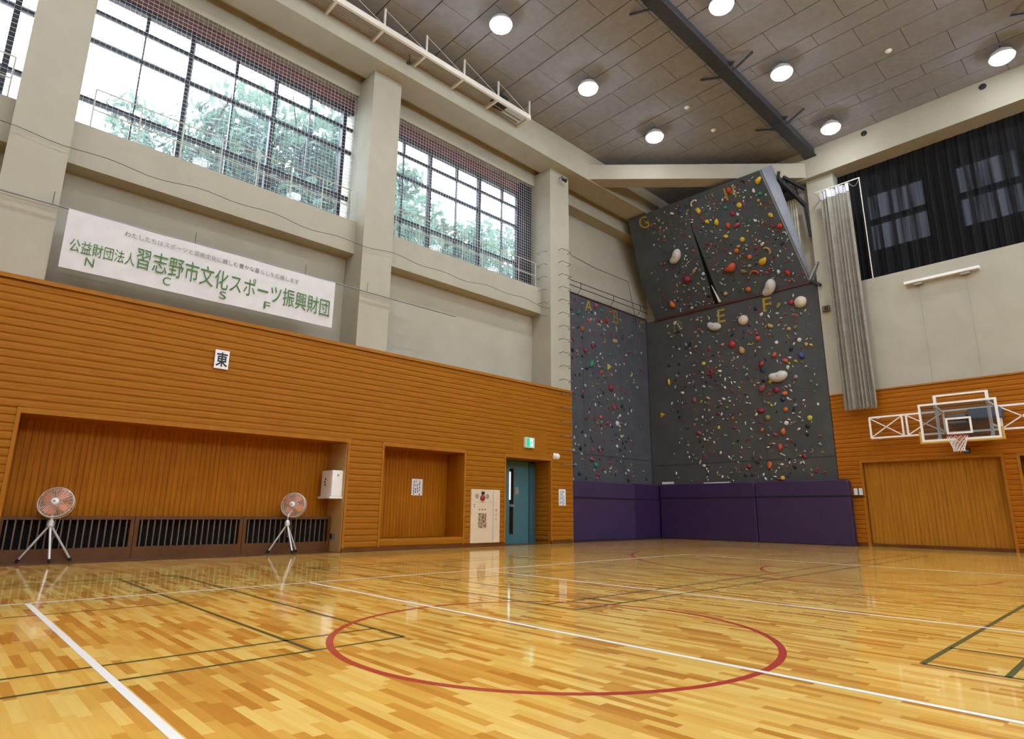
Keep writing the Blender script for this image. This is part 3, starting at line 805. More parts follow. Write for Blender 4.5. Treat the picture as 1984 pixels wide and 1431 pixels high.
# ---------------------------------------------------------------- fire hydrant cabinet
t = thing('fire_hydrant_cabinet', 'cream fire hydrant cabinet with a red lamp between the recess and the teal door', 'cabinet', (11.88, 13.66, 0.1))
b = MB(); b.mbox(L_, 11.33, 12.43, -0.05, 0.035, 0.11, 1.60); bevel(b.build('case', M['cab'], t), 0.008)
b = MB(); b.mbox(L_, 12.155, 12.17, 0.035, 0.038, 0.15, 1.56); b.mbox(L_, 11.45, 12.08, 0.035, 0.037, 1.235, 1.242); b.build('door_seam', M['greyplastic'], t)
b = MB(); b.lathe(L_(11.74, 0.035, 1.36), (0, -1, 0), [(0.085, 0), (0.085, 0.03), (0.06, 0.06), (0.02, 0.07)], 24); b.build('alarm_button', M['red'], t)
b = MB(); b.lathe(L_(11.74, 0.035, 1.50), (0, -1, 0), [(0.045, 0), (0.045, 0.06), (0.02, 0.08)], 20); b.build('alarm_lamp', M['steel'], t)
for a in (11.54, 11.93):
    b = MB(); b.lathe(L_(a, 0.035, 1.41), (0, -1, 0), [(0.065, 0), (0.065, 0.006), (0.05, 0.008)], 20); b.build('bell_grille', M['greyplastic'], t)
b = MB(); b.mbox(L_, 11.60, 11.90, 0.035, 0.040, 0.52, 0.93); b.build('notice', M['notice'], t)
b = MB()
for i in range(3): b.mbox(L_, 11.615+0.105*i, 11.665+0.105*i, 0.035, 0.038, 1.01, 1.06)
for i in range(2): b.mbox(L_, 11.42, 11.46, 0.035, 0.038, 1.09+0.06*i, 1.135+0.06*i)
b.build('printing', M['notice'], t)
for i, ch in enumerate('消火栓'):
    p = L_(12.24, 0.040, 0.98-0.13*i); text_mesh('lettering', ch, M['red'], t, p, UX, UZ, 0.075, 0.075)

# teal door
b = MB(); b.box(12.60, 14.36, 14.40, 14.45, 0.006, 2.55); d1 = struct(b.build('door_1', M['teal']))
b = MB(); b.box(14.36, DR[1]-0.01, 14.36, 14.47, 0.006, 2.60); b.box(12.6, DR[1]-0.01, 14.36, 14.47, 2.55, 2.62); struct(b.build('door_frame', M['tealdark'], d1))
b = MB(); b.box(13.510, 13.670, 14.385, 14.40, 1.22, 2.33); b.box(13.510, 13.660, 14.385, 14.40, 0.30, 1.12); struct(b.build('door_glass', M['glassdark'], d1))
b = MB(); b.box(13.480, 13.535, 14.378, 14.386, 1.35, 2.22); struct(b.build('door_slit_glow', M['slit'], d1))  # bright light on the door glass, put in as a glowing strip
b = MB(); b.box(13.510, 13.670, 14.34, 14.385, 1.14, 1.18); struct(b.build('door_handle', M['chrome'], d1))
b = MB(); b.box(13.740, 13.890, 14.385, 14.40, 1.53, 1.75); tag(b.build('door_plate', M['greyplastic'], origin=(13.81, 14.39, 1.53)), 'small pale plate on the teal door', 'plate')

# exit sign
t = thing('exit_sign', 'small green lit exit sign above the teal door', 'exit sign', (13.63, 13.6, 2.94))
b = MB(); b.mbox(L_, 13.43, 13.82, 0.0, 0.09, 2.94, 3.26); b.build('case', M['white'], t)
b = MB(); b.mbox(L_, 13.46, 13.79, 0.09, 0.094, 2.96, 3.24); b.build('face', M['exit_green'], t)
b = MB()
b.mbox(L_, 13.62, 13.74, 0.094, 0.096, 2.98, 3.22)
b.build('pictogram', M['exit_white'], t)
b = MB(); q = lambda *pp: [L_(a, 0.097, z) for a, z in pp]
for pl in ([(13.66, 3.16), (13.69, 3.16), (13.69, 3.19), (13.66, 3.19)], [(13.645, 3.07), (13.69, 3.07), (13.695, 3.15), (13.65, 3.15)], [(13.645, 3.07), (13.62, 2.99), (13.64, 2.99), (13.67, 3.07)],
           [(13.67, 3.07), (13.70, 3.02), (13.725, 2.99), (13.71, 2.985), (13.685, 3.01)], [(13.69, 3.14), (13.73, 3.10), (13.72, 3.09), (13.69, 3.12)]):
    b.poly(q(*pl), (0, -0.002, 0))
b.build('running_figure', M['exit_green'], t)
# dome camera
t = thing('dome_camera', 'small white dome camera on the wall above the teal door frame', 'camera', (14.9, 13.66, 2.75))
b = MB(); b.mbox(L_, 14.78, 15.02, 0.0, 0.03, 2.66, 2.86); b.build('base_plate', M['white'], t)
b = MB(); b.lathe(L_(14.89, 0.03, 2.75), (0, -1, 0), [(0.10, 0), (0.10, 0.05), (0.08, 0.10), (0.04, 0.13), (0.0, 0.135)], 20, caps=False); b.build('dome', M['white'], t, smooth=True)

# ladder pillar: rungs are bolted in one by one
t = thing('ladder', 'column of grey staple rungs climbing the pillar beside the climbing wall', 'ladder', (15.35, 13.66, 2.4))
def rung(z, d0=0.0):
    b = MB(); b.tube([(15.12, FL, z), (15.12, FL-0.17, z+0.02), (15.60, FL-0.17, z+0.02), (15.60, FL, z)], 0.012, 6); b.build('rung', M['greysteel'], t)
z = 10.1
while z > 2.3:
    rung(z); z -= 0.475
t = thing('side_ladder', 'short column of grey staple rungs on the window side of the ladder pillar', 'ladder', (14.69, 14.05, 8.7))
for k in range(6):
    z = 9.95-0.475*k
    b = MB(); b.tube([(14.70, 13.85, z), (14.55, 13.85, z), (14.55, 14.22, z), (14.70, 14.22, z)], 0.012, 6); b.build('rung', M['greysteel'], t)
t = thing('spotlight', 'small dark spotlight bracketed near the top of the ladder pillar', 'spotlight', (15.24, 13.6, 12.8))
b = MB(); b.tube([(15.20, FL, 12.98), (15.20, 13.55, 12.98), (15.24, 13.50, 12.85)], 0.018, 8); b.build('arm', M['steel'], t)
b = MB(); b.lathe((15.20, 13.50, 12.85), (0.5, -0.5, -0.35), [(0.03, -0.06), (0.05, 0.0), (0.07, 0.14), (0.05, 0.15)], 16); b.build('head', M['steel'], t)

# ---------------------------------------------------------------- climbing wall
CW = thing('climbing_wall', 'tall grey indoor climbing wall with an overhang filling the hall corner', 'climbing wall', (20.5, 13.0, 0.0))
YA, XD = 14.95, 22.33
for a0, a1 in ((15.75, 17.885), (17.895, 20.285), (20.295, 22.33)):
    b = MB(); b.box(a0, a1, YA, YA+0.10, 0.0, 9.36); b.build('face_panel', M['climbA'], CW)
for a0, a1 in ((12.40, 14.95), (10.00, 12.392), (7.64, 9.992)):
    b = MB(); b.box(XD, XD+0.10, a0, a1, 0.0, 9.27); b.build('face_panel', M['climbD'], CW)
b = MB(); b.box(15.75, 22.3, YA-0.012, YA-0.001, 3.12, 3.14); b.box(XD-0.012, XD-0.001, 7.64, 14.9, 2.92, 2.94)
b.box(22.26, 22.33, 14.87, 14.95, 2.0, 9.3); b.build('panel_seam', mat('dark_seam', '#3b3a40', rough=0.9), CW)
b = MB(); b.box(15.75, 22.32, YA-0.03, YA+0.10, 9.36, 9.41); b.build('red_edge', M['redtrim'], CW)
TL = Vector((19.96, 14.06, 13.10)); TR = Vector((20.0, 8.31, 13.03)); BR = Vector((22.29, 7.83, 9.26)); BL = Vector((22.29, 14.44, 9.27))
OVN = (TR-BR).cross(BL-BR).normalized()
if OVN.x > 0: OVN = -OVN
def ov(s, t, d=0.0):
    return BL.lerp(TL, t).lerp(BR.lerp(TR, t), s)+OVN*d
def ov_panel(pts, th=-0.09): 
    b = MB(); b.poly([ov(*p) for p in pts], OVN*th); return b.build('overhang_panel', M['climbG'], CW)
ov_panel([(0, 0), (0.425, 0), (0.446, 0.74), (0.502, 1), (0, 1), (-0.03, 0.39)])
ov_panel([(0.472, 0), (1, 0), (1, 1), (0.504, 1), (0.452, 0.74)])
b = MB(); b.poly([ov(s, t_, -0.14) for s, t_ in ((0.01, 0.01), (0.99, 0.01), (0.99, 0.99), (0.01, 0.99))], OVN*-0.05); b.build('backing', M['void'], CW)  # near-black sheet put in for the shade inside the overhang
b = MB(); b.poly([ov(0.462, 0.02, -0.01), ov(0.475, 0.02, -0.01), ov(0.452, 0.19, -0.01)], OVN*0.05); b.build('white_wedge', M['white'], CW)
b = MB(); b.poly([ov(1, 0), ov(1, 1), ov(1, 1)-OVN*1.25, ov(1, 0.55)-OVN*0.95, ov(1, 0.14)-OVN*0.42, ov(1, 0.02)-OVN*0.05], (0, 0.05, 0)); b.build('side_panel', M['climbS'], CW)
b = MB(); b.poly([ov(0, 0), ov(0, 1), ov(0, 1)+Vector((0.5, 0, 0)), ov(0, 0)+Vector((0.1, 0, 0.1))], (0, -0.05, 0)); b.build('side_panel', M['climbG'], CW)
b = MB(); b.bar(ov(-0.005, -0.004, 0.0), ov(1.0, -0.004, 0.0), 0.06, 0.10); b.build('red_edge', M['redtrim'], CW)
# painted letters
def letter(ch, o, ux, uy, wd, h, m): text_mesh('painted_letter', ch, m, CW, o, ux, uy, wd, h, bold=0.004)
YU = Vector((0, -1, 0))
letter('A', (18.06, YA-0.004, 8.86), UX, UZ, 0.46, 0.46, M['yellow_paint'])
letter('B', (19.90, YA-0.004, 8.72), UX, UZ, 0.36, 0.60, M['brown_paint'])
letter('C', (21.75, YA-0.004, 8.78), UX, UZ, 0.36, 0.50, M['brown_paint'])
letter('D', (XD-0.004, 13.58, 8.52), YU, UZ, 0.40, 0.52, M['brown_paint'])
letter('E', (XD-0.004, 11.55, 8.50), YU, UZ, 0.34, 0.56, M['yellow_paint'])
letter('F', (XD-0.004, 9.66, 8.52), YU, UZ, 0.34, 0.56, M['yellow_paint'])
OU = (ov(1, .5)-ov(0, .5)).normalized(); OV = (ov(.5, 1)-ov(.5, 0)).normalized()
letter('G', ov(0.085, 0.875, 0.004), OU, OV, 0.44, 0.50, M['yellow_paint'])
letter('H', ov(0.735, 0.86, 0.004), OU, OV, 0.40, 0.46, M['yellow_paint'])
# steel behind the overhang
b = MB()
b.bar((21.25, 8.20, 13.15), (22.32, 7.72, 12.25), 0.10, 0.14); b.bar((21.25, 8.20, 13.15), (21.3, 8.24, 13.2), 0.1, 0.5)
b.bar((21.35, 8.05, 13.18), (22.34, 7.70, 12.95), 0.09, 0.12); b.bar((22.3, 7.75, 12.3), (22.34, 7.68, 11.0), 0.08, 0.08)
b.bar((21.55, 8.05, 13.10), (21.9, 7.95, 12.65), 0.05, 0.05); b.bar((21.9, 7.88, 13.05), (22.15, 7.85, 12.45), 0.05, 0.05)
b.build('steel_frame', M['steel'], CW)
b = MB(); b.box(21.75, 22.2, 8.0, 8.45, 12.62, 12.86); b.bar((21.0, 8.36, 13.12), (21.9, 8.25, 12.75), 0.18, 0.12); b.build('cross_beam', M['steel'], CW)
for i in range(5):
    b = MB(); y = 8.36-0.085*i; b.box(22.18, 22.24, y-0.022, y+0.022, 9.95, 12.7); b.build('pale_slat', M['slatcream'], CW)
b = MB(); b.bar((22.24, 7.82, 9.3), (22.30, 7.50, 9.95), 0.10, 0.06); b.build('strut', M['greysteel'], CW)
b = MB(); b.bar((22.22, 7.80, 9.28), (22.26, 7.48, 9.02), 0.12, 0.10); b.build('bracket', M['black'], CW)
b = MB(); b.box(XD-0.02, XD-0.002, 13.95, 14.5, 2.15, 2.24); b.box(XD-0.02, XD-0.002, 11.5, 12.6, 2.12, 2.17); b.build('white_strip', M['white'], CW)

# barrier rails and ropes above the narrow face
t = thing('barrier_rail', 'pair of thin dark wires stretched above the narrow climbing face', 'rail', (19.0, 14.6, 9.41))
for z0, z1 in ((9.78, 9.86), (9.58, 9.62)):
    b = MB(); b.tube([(15.8, 14.75, z0), (22.2, 14.75, z1)], 0.014, 6); b.build('wire', M['steel'], t)
for x in (17.6, 19.7, 21.6):
    b = MB(); b.tube([(x, 14.97, 9.38), (x, 14.75, 9.60), (x, 14.75, 9.86)], 0.012, 6); b.build('stay', M['steel'], t)
b = MB(); b.tube([(15.66, 13.62, 10.15), (16.6, 14.3, 10.52), (18.6, 14.8, 10.75), (20.9, 14.85, 10.82), (21.25, 14.85, 9.6), (21.45, 14.86, 8.85)], 0.012, 6)
tag(b.build('rope', M['steel'], origin=(18.6, 14.8, 10.7)), 'thin dark rope running from the ladder pillar across the alcove wall', 'rope')

# mats
def crash_mat(fr, a0, a1, d0, d1, h, zs, m, label):
    p = fr((a0+a1)/2, (d0+d1)/2, 0)
    t = thing('crash_mat', label, 'mat', p, 'purple crash mats standing along the climbing wall')
    def slab(z0, z1, r_top):
        k = 6; A, B = min(a0, a1), max(a0, a1); pts = [(A, z0), (B, z0)]
        if r_top:
            for i in range(k+1): pts.append((B-r_top+r_top*math.cos(PI/2*i/k), z1-r_top+r_top*math.sin(PI/2*i/k)))
            for i in range(k+1): pts.append((A+r_top-r_top*math.sin(PI/2*i/k), z1-r_top+r_top*math.cos(PI/2*i/k)))
        else: pts += [(B, z1), (A, z1)]
        q = MB(); v0 = [Vector(fr(a, d0, z)) for a, z in pts]; q.poly(v0, Vector(fr(0, d1, 0))-Vector(fr(0, d0, 0)))
        return q
    bevel(slab(0.0, zs-0.012, 0).build('lower_pad', m, t), 0.03, 3)
    bevel(slab(zs+0.012, h, 0.12).build('upper_pad', m, t), 0.03, 3)
    b = MB(); b.mbox(fr, a0+0.02, a1-0.02, d0-0.008, d1-0.02, zs-0.022, zs+0.022); b.build('strap', M['strap'], t)
crash_mat(lambda a, d, z: (a, 14.5+d, z), 15.80, 20.28, 0, 0.34, 2.08, 1.49, M['mat1'], 'long violet crash mat standing against the narrow climbing face beside the ribbed wall')
crash_mat(lambda a, d, z: (a, 14.5+d, z), 20.30, 22.29, 0, 0.34, 2.10, 1.50, M['mat2'], 'short dark purple crash mat standing in the inner corner of the climbing wall')
crash_mat(lambda a, d, z: (22.0+d, a, z), 10.42, 14.42, 0, 0.26, 2.12, 1.57, M['mat2'], 'dark purple crash mat standing under letter D of the wide climbing face')
crash_mat(lambda a, d, z: (22.0+d, a, z), 7.22, 10.40, 0, 0.26, 2.12, 1.58, M['mat2'], 'dark purple crash mat standing below letter F beside the wooden sliding door')

# ---------------------------------------------------------------- climbing holds
HC = {'white': '#c4c0ba', 'cream': '#c9b9a0', 'red': '#a52824', 'crimson': '#841c30', 'coral': '#ad4426', 'orange': '#b85c1c', 'yellow': '#c9a11f', 'lime': '#a9a93a',
      'green': '#1f7a52', 'teal': '#2f6f66', 'blue': '#31417f', 'navy': '#1e2442', 'pink': '#8f4054', 'tan': '#a9845a', 'olive': '#77703a', 'black': '#141414', 'grey': '#7e7c78'}
HM = {k: mat('hold_'+k, v, rough=0.55) for k, v in HC.items()}
def ico(sub):
    bm = bmesh.new(); bmesh.ops.create_icosphere(bm, subdivisions=sub, radius=0.5)
    vs = [v.co.copy() for v in bm.verts]; fs = [tuple(v.index for v in f.verts) for f in bm.faces]; bm.free(); return vs, fs
IV, IF = ico(3); JV, JF = ico(2); SV, SF = ico(1)
def hold_geo(kind, seed):
    rr = random.Random(seed); b = MB()
    p1, p2, p3 = rr.uniform(0, 6), rr.uniform(0, 6), rr.uniform(0, 6)
    if kind == 'b':
        b.add([(v.x, v.y, max(-0.02, v.z*0.75+0.05)) for v in JV], JF)
    elif kind == 'o':
        vs = []
        for v in JV:
            n = 1+0.22*math.sin(5*v.x+p1)*math.cos(6*v.y+p2)+0.15*math.sin(9*v.z+p3+4*v.x)
            vs.append((v.x*n, v.y*0.72*n+0.12*v.x*v.x, max(-0.02, v.z*0.6*n+0.06)))
        b.add(vs, JF)
    elif kind == 'k':
        n, m_ = 22, 16; vs = []
        for i in range(n+1):
            s_ = -1+2*i/n; a = s_*1.05; rr_ = max(0.004, (1-abs(s_)**3.2)**0.5)*(0.195+0.03*s_)
            c = Vector((0.36*math.sin(a), 0.36*(1-math.cos(a))-0.10, 0.0)); d = Vector((math.sin(a), -math.cos(a), 0))
            for q_ in range(m_):
                t_ = 2*PI*q_/m_; pt = c+d*(rr_*math.cos(t_)); vs.append((pt.x*1.1, pt.y*1.1, max(-0.02, 0.06+rr_*1.05*math.sin(t_))))
        fs = [(i*m_+q_, i*m_+(q_+1) % m_, (i+1)*m_+(q_+1) % m_, (i+1)*m_+q_) for i in range(n) for q_ in range(m_)]
        b.add(vs, fs)
    elif kind == 'r':
        b.tube([(0.33*math.cos(2*PI*i/20), 0.33*math.sin(2*PI*i/20), 0.10) for i in range(20)], 0.165, 10, True)
    elif kind == 's':
        n = 12; pts = [(0.42*math.cos(PI*i/n*1.15-0.2), 0.30*math.sin(PI*i/n*1.15-0.2)-0.08, 0.12) for i in range(n+1)]
        b.tube(pts, 0.10, 8)
        b.add([(v.x*0.3, v.y*0.3+0.18, max(-.02, v.z*0.35)) for v in SV], SF)
    elif kind == 't':
        b.add([(-0.4, -0.42, 0), (-0.4, 0.42, 0), (0.5, 0.05, 0), (-0.22, 0.0, 0.34), (0.15, 0.03, 0.24)], [(0, 1, 3), (1, 2, 4, 3), (2, 0, 3, 4), (2, 1, 0)])
    elif kind == 'v':
        b.add([(v.x*0.38, v.y*1.0, max(-.02, v.z*0.5+0.05)) for v in JV], JF)
    return b
HMESH = {}
def hold_mesh(kind, colr, var):
    key = (kind, colr, var)
    if key not in HMESH:
        me = bpy.data.meshes.new('climbing_hold'); g = hold_geo(kind, hash((kind, var)) % 9973 if False else ord(kind)*31+var*7)
        me.from_pydata(g.v, [], g.f); me.materials.append(HM[colr])
        bm = bmesh.new(); bm.from_mesh(me); bmesh.ops.recalc_face_normals(bm, faces=bm.faces); bm.to_mesh(me); bm.free()
        if kind != 't': me.polygons.foreach_set('use_smooth', [True]*len(me.polygons))
        HMESH[key] = me
    return HMESH[key]
BOLT = MB(); BOLT.lathe((0, 0, 0), (0, 0, 1), [(0.035, 0), (0.035, 0.02)], 10)
KIND = {'b': 'knob', 'o': 'lumpy', 'k': 'kidney-shaped', 'r': 'ring-shaped', 's': 'curved', 't': 'triangular', 'v': 'upright bar'}
FACE = {'A': 'narrow face', 'D': 'wide face', 'O': 'overhang'}
def face_frame(f, p, q):
    if f == 'A': return Vector((p, YA+0.002, q)), Vector((1, 0, 0)), Vector((0, 0, 1)), Vector((0, -1, 0))
    if f == 'D': return Vector((XD+0.002, p, q)), Vector((0, -1, 0)), Vector((0, 0, 1)), Vector((-1, 0, 0))
    n = OVN; u = OU; return ov(p, q, -0.002), u, n.cross(u), n
def where(f, p, q):
    if f == 'A':
        l = 'A' if p < 18.9 else ('B' if p < 20.9 else 'C'); h = q
    elif f == 'D':
        l = 'D' if p > 12.3 else ('E' if p > 10.2 else 'F'); h = q
    else:
        l = 'G' if p < 0.46 else 'H'; h = q
        return ('bottom' if h < 0.2 else 'lower half' if h < 0.45 else 'upper half' if h < 0.75 else 'top')+' of the overhang below letter '+l if h < 0.85 else 'top of the overhang near letter '+l
    band = 'just above the mats' if h < 3.2 else 'low' if h < 4.6 else 'mid-height' if h < 6.2 else 'high' if h < 7.8 else 'near the top'
    return '%s on the %s under letter %s' % (band, FACE[f], l)
holds = []
def place(f, p, q, size, kind, colr, special=False, rot=None):
    o_, ux, uy, n = face_frame(f, p, q)
    me = hold_mesh(kind, colr, rnd.randrange(3))
    if kind == 'k': size *= 1.25
    o = bpy.data.objects.new('climbing_hold', me); COL.objects.link(o)
    a = rnd.uniform(0, 2*PI) if rot is None else rot
    x = ux*math.cos(a)+uy*math.sin(a); y = -ux*math.sin(a)+uy*math.cos(a)
    o.matrix_world = Matrix(((x.x*size, y.x*size, n.x*size, o_.x), (x.y*size, y.y*size, n.y*size, o_.y), (x.z*size, y.z*size, n.z*size, o_.z), (0, 0, 0, 1)))
    sz = 'huge' if size > 0.5 else 'large' if size > 0.33 else 'small' if size < 0.185 else 'medium'
    o['label'] = '%s %s %s climbing hold %s' % (sz, colr, KIND[kind], where(f, p, q))
    o['category'] = 'climbing hold'
    holds.append(o)
    if kind in 'kb' and size > 0.35:
        bb = BOLT.build('bolt', HM['tan'], fix=True); bb.parent = o; bb.location = (0.05, -0.10 if kind == 'k' else -0.02, 0.255 if kind == 'k' else 0.425)
    return o
NOTABLE = [
('D',11.70,8.46,0.60,'k','white',-0.35),('D',10.47,8.39,0.42,'b','cream'),('D',8.25,8.58,0.46,'b','cream'),('D',9.32,6.01,0.68,'k','white',0.08),('D',11.01,7.52,0.30,'b','red'),('D',12.02,6.53,0.28,'r','crimson'),('D',12.80,5.51,0.22,'o','pink'),('D',8.58,8.66,0.20,'b','red'),('D',9.39,6.77,0.25,'o','coral'),('D',9.96,7.54,0.21,'b','coral'),('D',9.01,6.50,0.21,'o','coral'),('D',9.90,6.52,0.24,'o','red'),('D',9.96,5.59,0.29,'o','pink'),('D',9.43,5.46,0.23,'b','crimson'),('D',9.14,5.28,0.21,'o','orange'),('D',12.29,6.94,0.18,'b','lime'),('D',9.61,5.81,0.20,'o','yellow'),('D',8.41,6.59,0.28,'o','blue'),('D',10.63,7.20,0.30,'o','tan'),('D',9.07,8.64,0.24,'o','olive'),('D',10.07,4.76,0.28,'o','crimson'),('D',9.84,4.46,0.22,'b','olive'),('D',8.34,4.30,0.20,'b','lime'),('D',9.16,4.69,0.18,'b','orange'),('D',9.32,3.90,0.26,'o','orange'),('D',9.48,3.35,0.26,'o','coral'),('D',9.92,2.72,0.26,'o','orange'),('D',9.49,2.24,0.18,'b','yellow'),('D',12.68,4.14,0.22,'o','pink'),('D',9.44,7.93,0.24,'o','tan'),('D',8.77,7.66,0.16,'b','tan'),('D',8.21,6.96,0.18,'o','tan'),('D',10.24,7.39,0.20,'s','lime'),('D',9.88,6.27,0.20,'o','navy'),('D',9.23,5.08,0.18,'b','navy'),('D',13.94,6.41,0.30,'v','yellow',0.0),('D',14.32,5.05,0.26,'t','yellow',0.0),
('A',19.41,8.73,0.26,'o','red'),('A',17.84,8.02,0.22,'o','orange'),('A',18.72,9.2,0.24,'o','pink'),('A',18.38,6.69,0.34,'o','green'),('A',19.56,6.76,0.36,'t','lime',0.0),('A',19.59,5.91,0.28,'b','crimson'),('A',19.94,4.49,0.22,'b','white'),('A',21.01,6.69,0.22,'s','lime'),('A',18.88,4.63,0.20,'o','orange'),('A',18.53,2.74,0.22,'b','green'),('A',18.26,2.95,0.24,'o','pink'),('A',17.64,8.65,0.26,'o','teal'),('A',19.93,7.93,0.28,'o','tan'),('A',18.46,7.44,0.20,'o','crimson'),('A',18.01,7.19,0.22,'o','crimson'),('A',18.30,3.31,0.20,'o','pink'),('A',19.73,5.16,0.22,'r','pink'),('A',18.98,6.45,0.20,'o','coral'),('A',19.70,9.15,0.20,'o','coral'),
('O',0.270,0.546,0.66,'k','white',0.8),('O',0.304,0.304,0.34,'b','crimson'),('O',0.152,0.109,0.34,'o','orange'),('O',0.532,0.860,0.28,'o','yellow'),('O',0.521,0.941,0.32,'s','white'),('O',0.607,0.295,0.52,'o','coral',0.1),('O',0.772,0.045,0.70,'k','white',0.9),('O',0.803,0.273,0.34,'o','yellow'),('O',0.962,0.927,0.28,'o','yellow'),('O',0.970,0.517,0.22,'b','red'),('O',0.731,0.194,0.36,'s','coral'),('O',0.907,0.119,0.26,'o','red'),('O',0.736,0.502,0.20,'b','yellow'),('O',0.677,0.424,0.20,'b','orange'),('O',0.738,0.340,0.20,'b','orange'),('O',0.797,0.787,0.22,'b','yellow'),('O',0.772,0.935,0.28,'o','red'),('O',0.739,0.741,0.20,'o','crimson'),('O',0.621,0.713,0.26,'o','yellow'),('O',0.564,0.744,0.22,'o','yellow'),('O',0.709,0.808,0.16,'b','green'),('O',0.410,0.917,0.20,'b','blue'),('O',0.736,0.635,0.26,'o','pink'),('O',0.686,0.654,0.26,'o','coral'),('O',0.949,0.624,0.20,'o','yellow'),('O',0.852,0.350,0.34,'s','tan'),('O',0.671,0.234,0.24,'o','olive'),('O',0.661,0.068,0.22,'b','orange'),('O',0.646,0.572,0.18,'o','yellow')]
taken = {'A': [], 'D': [], 'O': []}
def metric(f, p, q): return (p*6.2, q*4.4) if f == 'O' else (p, q)
for h in NOTABLE:
    place(*h[:6], special=True, rot=h[6] if len(h) > 6 else None); taken[h[0]].append(metric(h[0], h[1], h[2])+(h[3]*0.5,))
def free(f, p, q, r):
    if f == 'O' and abs(p-(0.462-0.02*q)) < 0.03 and q < 0.76: return False
    u, v = metric(f, p, q)
    for a, c, rr in taken[f]:
        if (a-u)**2+(c-v)**2 < (rr+r)**2: return False
    taken[f].append((u, v, r)); return True
def rand_pos(f):
    if f == 'A':
        while True:
            p = rnd.uniform(17.2, 21.9); q = rnd.uniform(2.15, 9.15)
            if p > 21.2 and rnd.random() < 0.75: continue
            return p, q
    if f == 'D':
        while True:
            p = rnd.uniform(7.95, 13.9); q = rnd.uniform(2.2, 8.95)
            if p > 12.9 and rnd.random() < 0.55: continue
            if p < 8.4 and rnd.random() < 0.4: continue
            return p, q
    while True:
        p = rnd.uniform(0.06, 0.985); q = rnd.uniform(0.03, 0.97)
        if p < 0.18 and rnd.random() < 0.7: continue
        return p, q
PAL = {'A': ['white']*6+['grey']*4+['black']*5+['crimson']*2+['coral']*2+['pink']*2+['navy']*2+['teal', 'olive', 'tan', 'green'],
       'D': ['white']*7+['grey']*6+['black']*3+['crimson']*2+['coral']*2+['pink']*2+['orange', 'navy', 'tan', 'tan', 'olive', 'lime'],
       'O': ['white']*4+['grey']*3+['black']*3+['crimson']*4+['coral']*3+['pink']*3+['orange']*2+['yellow']*2+['navy', 'tan', 'tan', 'olive', 'green']}
for f, n in (('A', 62), ('D', 84), ('O', 66)):
    k = 0
    while k < n:
        p, q = rand_pos(f); s = rnd.uniform(0.11, 0.18)
        if not free(f, p, q, s*0.55): continue
        place(f, p, q, s, rnd.choice('booooss'), rnd.choice(PAL[f])); k += 1
cnt = {}
for o in holds: cnt[o['label']] = cnt.get(o['label'], 0)+1
for o in holds: o['group'] = ('matching holds: '+o['label']) if cnt[o['label']] > 1 else 'climbing holds'
# the many footholds too small and too many to tell apart
b = MB(); names = list(HC)
for f, n in (('A', 210), ('D', 400), ('O', 330)):
    k = 0; tries = 0
    while k < n and tries < 20000:
        tries += 1
        p, q = rand_pos(f); s = rnd.uniform(0.05, 0.09 if f == 'O' else 0.115)
        if not free(f, p, q, s*0.5): continue
        o_, ux, uy, nn = face_frame(f, p, q); a = rnd.uniform(0, PI); el = rnd.uniform(0.4, 0.95)
        x = ux*math.cos(a)+uy*math.sin(a); y = -ux*math.sin(a)+uy*math.cos(a); c = rnd.choice(PAL[f])
        if rnd.random() < 0.22: c = 'white'
        b.add([o_+x*v.x*s*1.55+y*v.y*s*el+nn*max(-0.01, v.z*s*0.8+0.01) for v in SV], SF, names.index(c)); k += 1
o = b.build('foothold', [HM[k] for k in names], smooth=True); stuff(o)
tag(o, 'hundreds of tiny mixed-colour footholds dotted over the whole climbing wall', 'foothold')

# ---------------------------------------------------------------- things on the hoop wall
# gathered divider net on its bracket
t = thing('divider_net', 'gathered grey divider net hanging from a wall bracket beside the black curtain', 'net', (22.0, 6.6, 4.4))
def fold(s, z):
    y = 7.05-0.95*s; k = 0.5+0.5*(z-4.4)/8.0
    return Vector((21.93+0.06*math.sin(s*48+0.3*z+1.5*math.sin(s*9))*(1.1-0.4*k)+0.05*math.sin(s*17), y-(12.4-z)*0.008*(s-0.3), z))
b = MB(); ns = 150; nzz = 110
for i in range(ns+1):
    s = i/ns; b.tube([fold(s, 12.35-7.9*j/22-(0.10*abs(math.sin(i*0.9)) if j == 22 else 0)) for j in range(23)], 0.006, 4)
for j in range(nzz+1):
    z = 12.35-7.9*j/nzz; b.tube([fold(i/72, z) for i in range(73)], 0.006, 4)
b.build('mesh', M['netgrey'], t, fix=False)
b = MB(); vs = []
for i in range(41):
    for z in (12.38, 12.08): vs.append(fold(i/40, z)+Vector((-0.012, 0, 0)))
b.add(vs, [(2*i, 2*i+1, 2*i+3, 2*i+2) for i in range(40)]); b.build('header_band', M['net'], t, fix=False)
b = MB(); b.tube([(21.92, 7.20, 12.42), (21.92, 5.72, 12.42)], 0.018, 8); b.tube([(22.35, 7.20, 12.30), (21.92, 7.20, 12.42)], 0.02, 8); b.build('bracket_arm', M['offwhite'], t)
b = MB(); b.tube([(21.92, 5.74, 12.42), (21.95, 5.72, 8.7)], 0.016, 6); b.build('guide_wire', M['offwhite'], t)
b = MB(); b.tube([(21.93, 6.10-0.36*i/12, 12.40-0.22*math.sin(PI*i/12)) for i in range(13)], 0.008, 5); b.build('loop_rope', M['netgrey'], t)

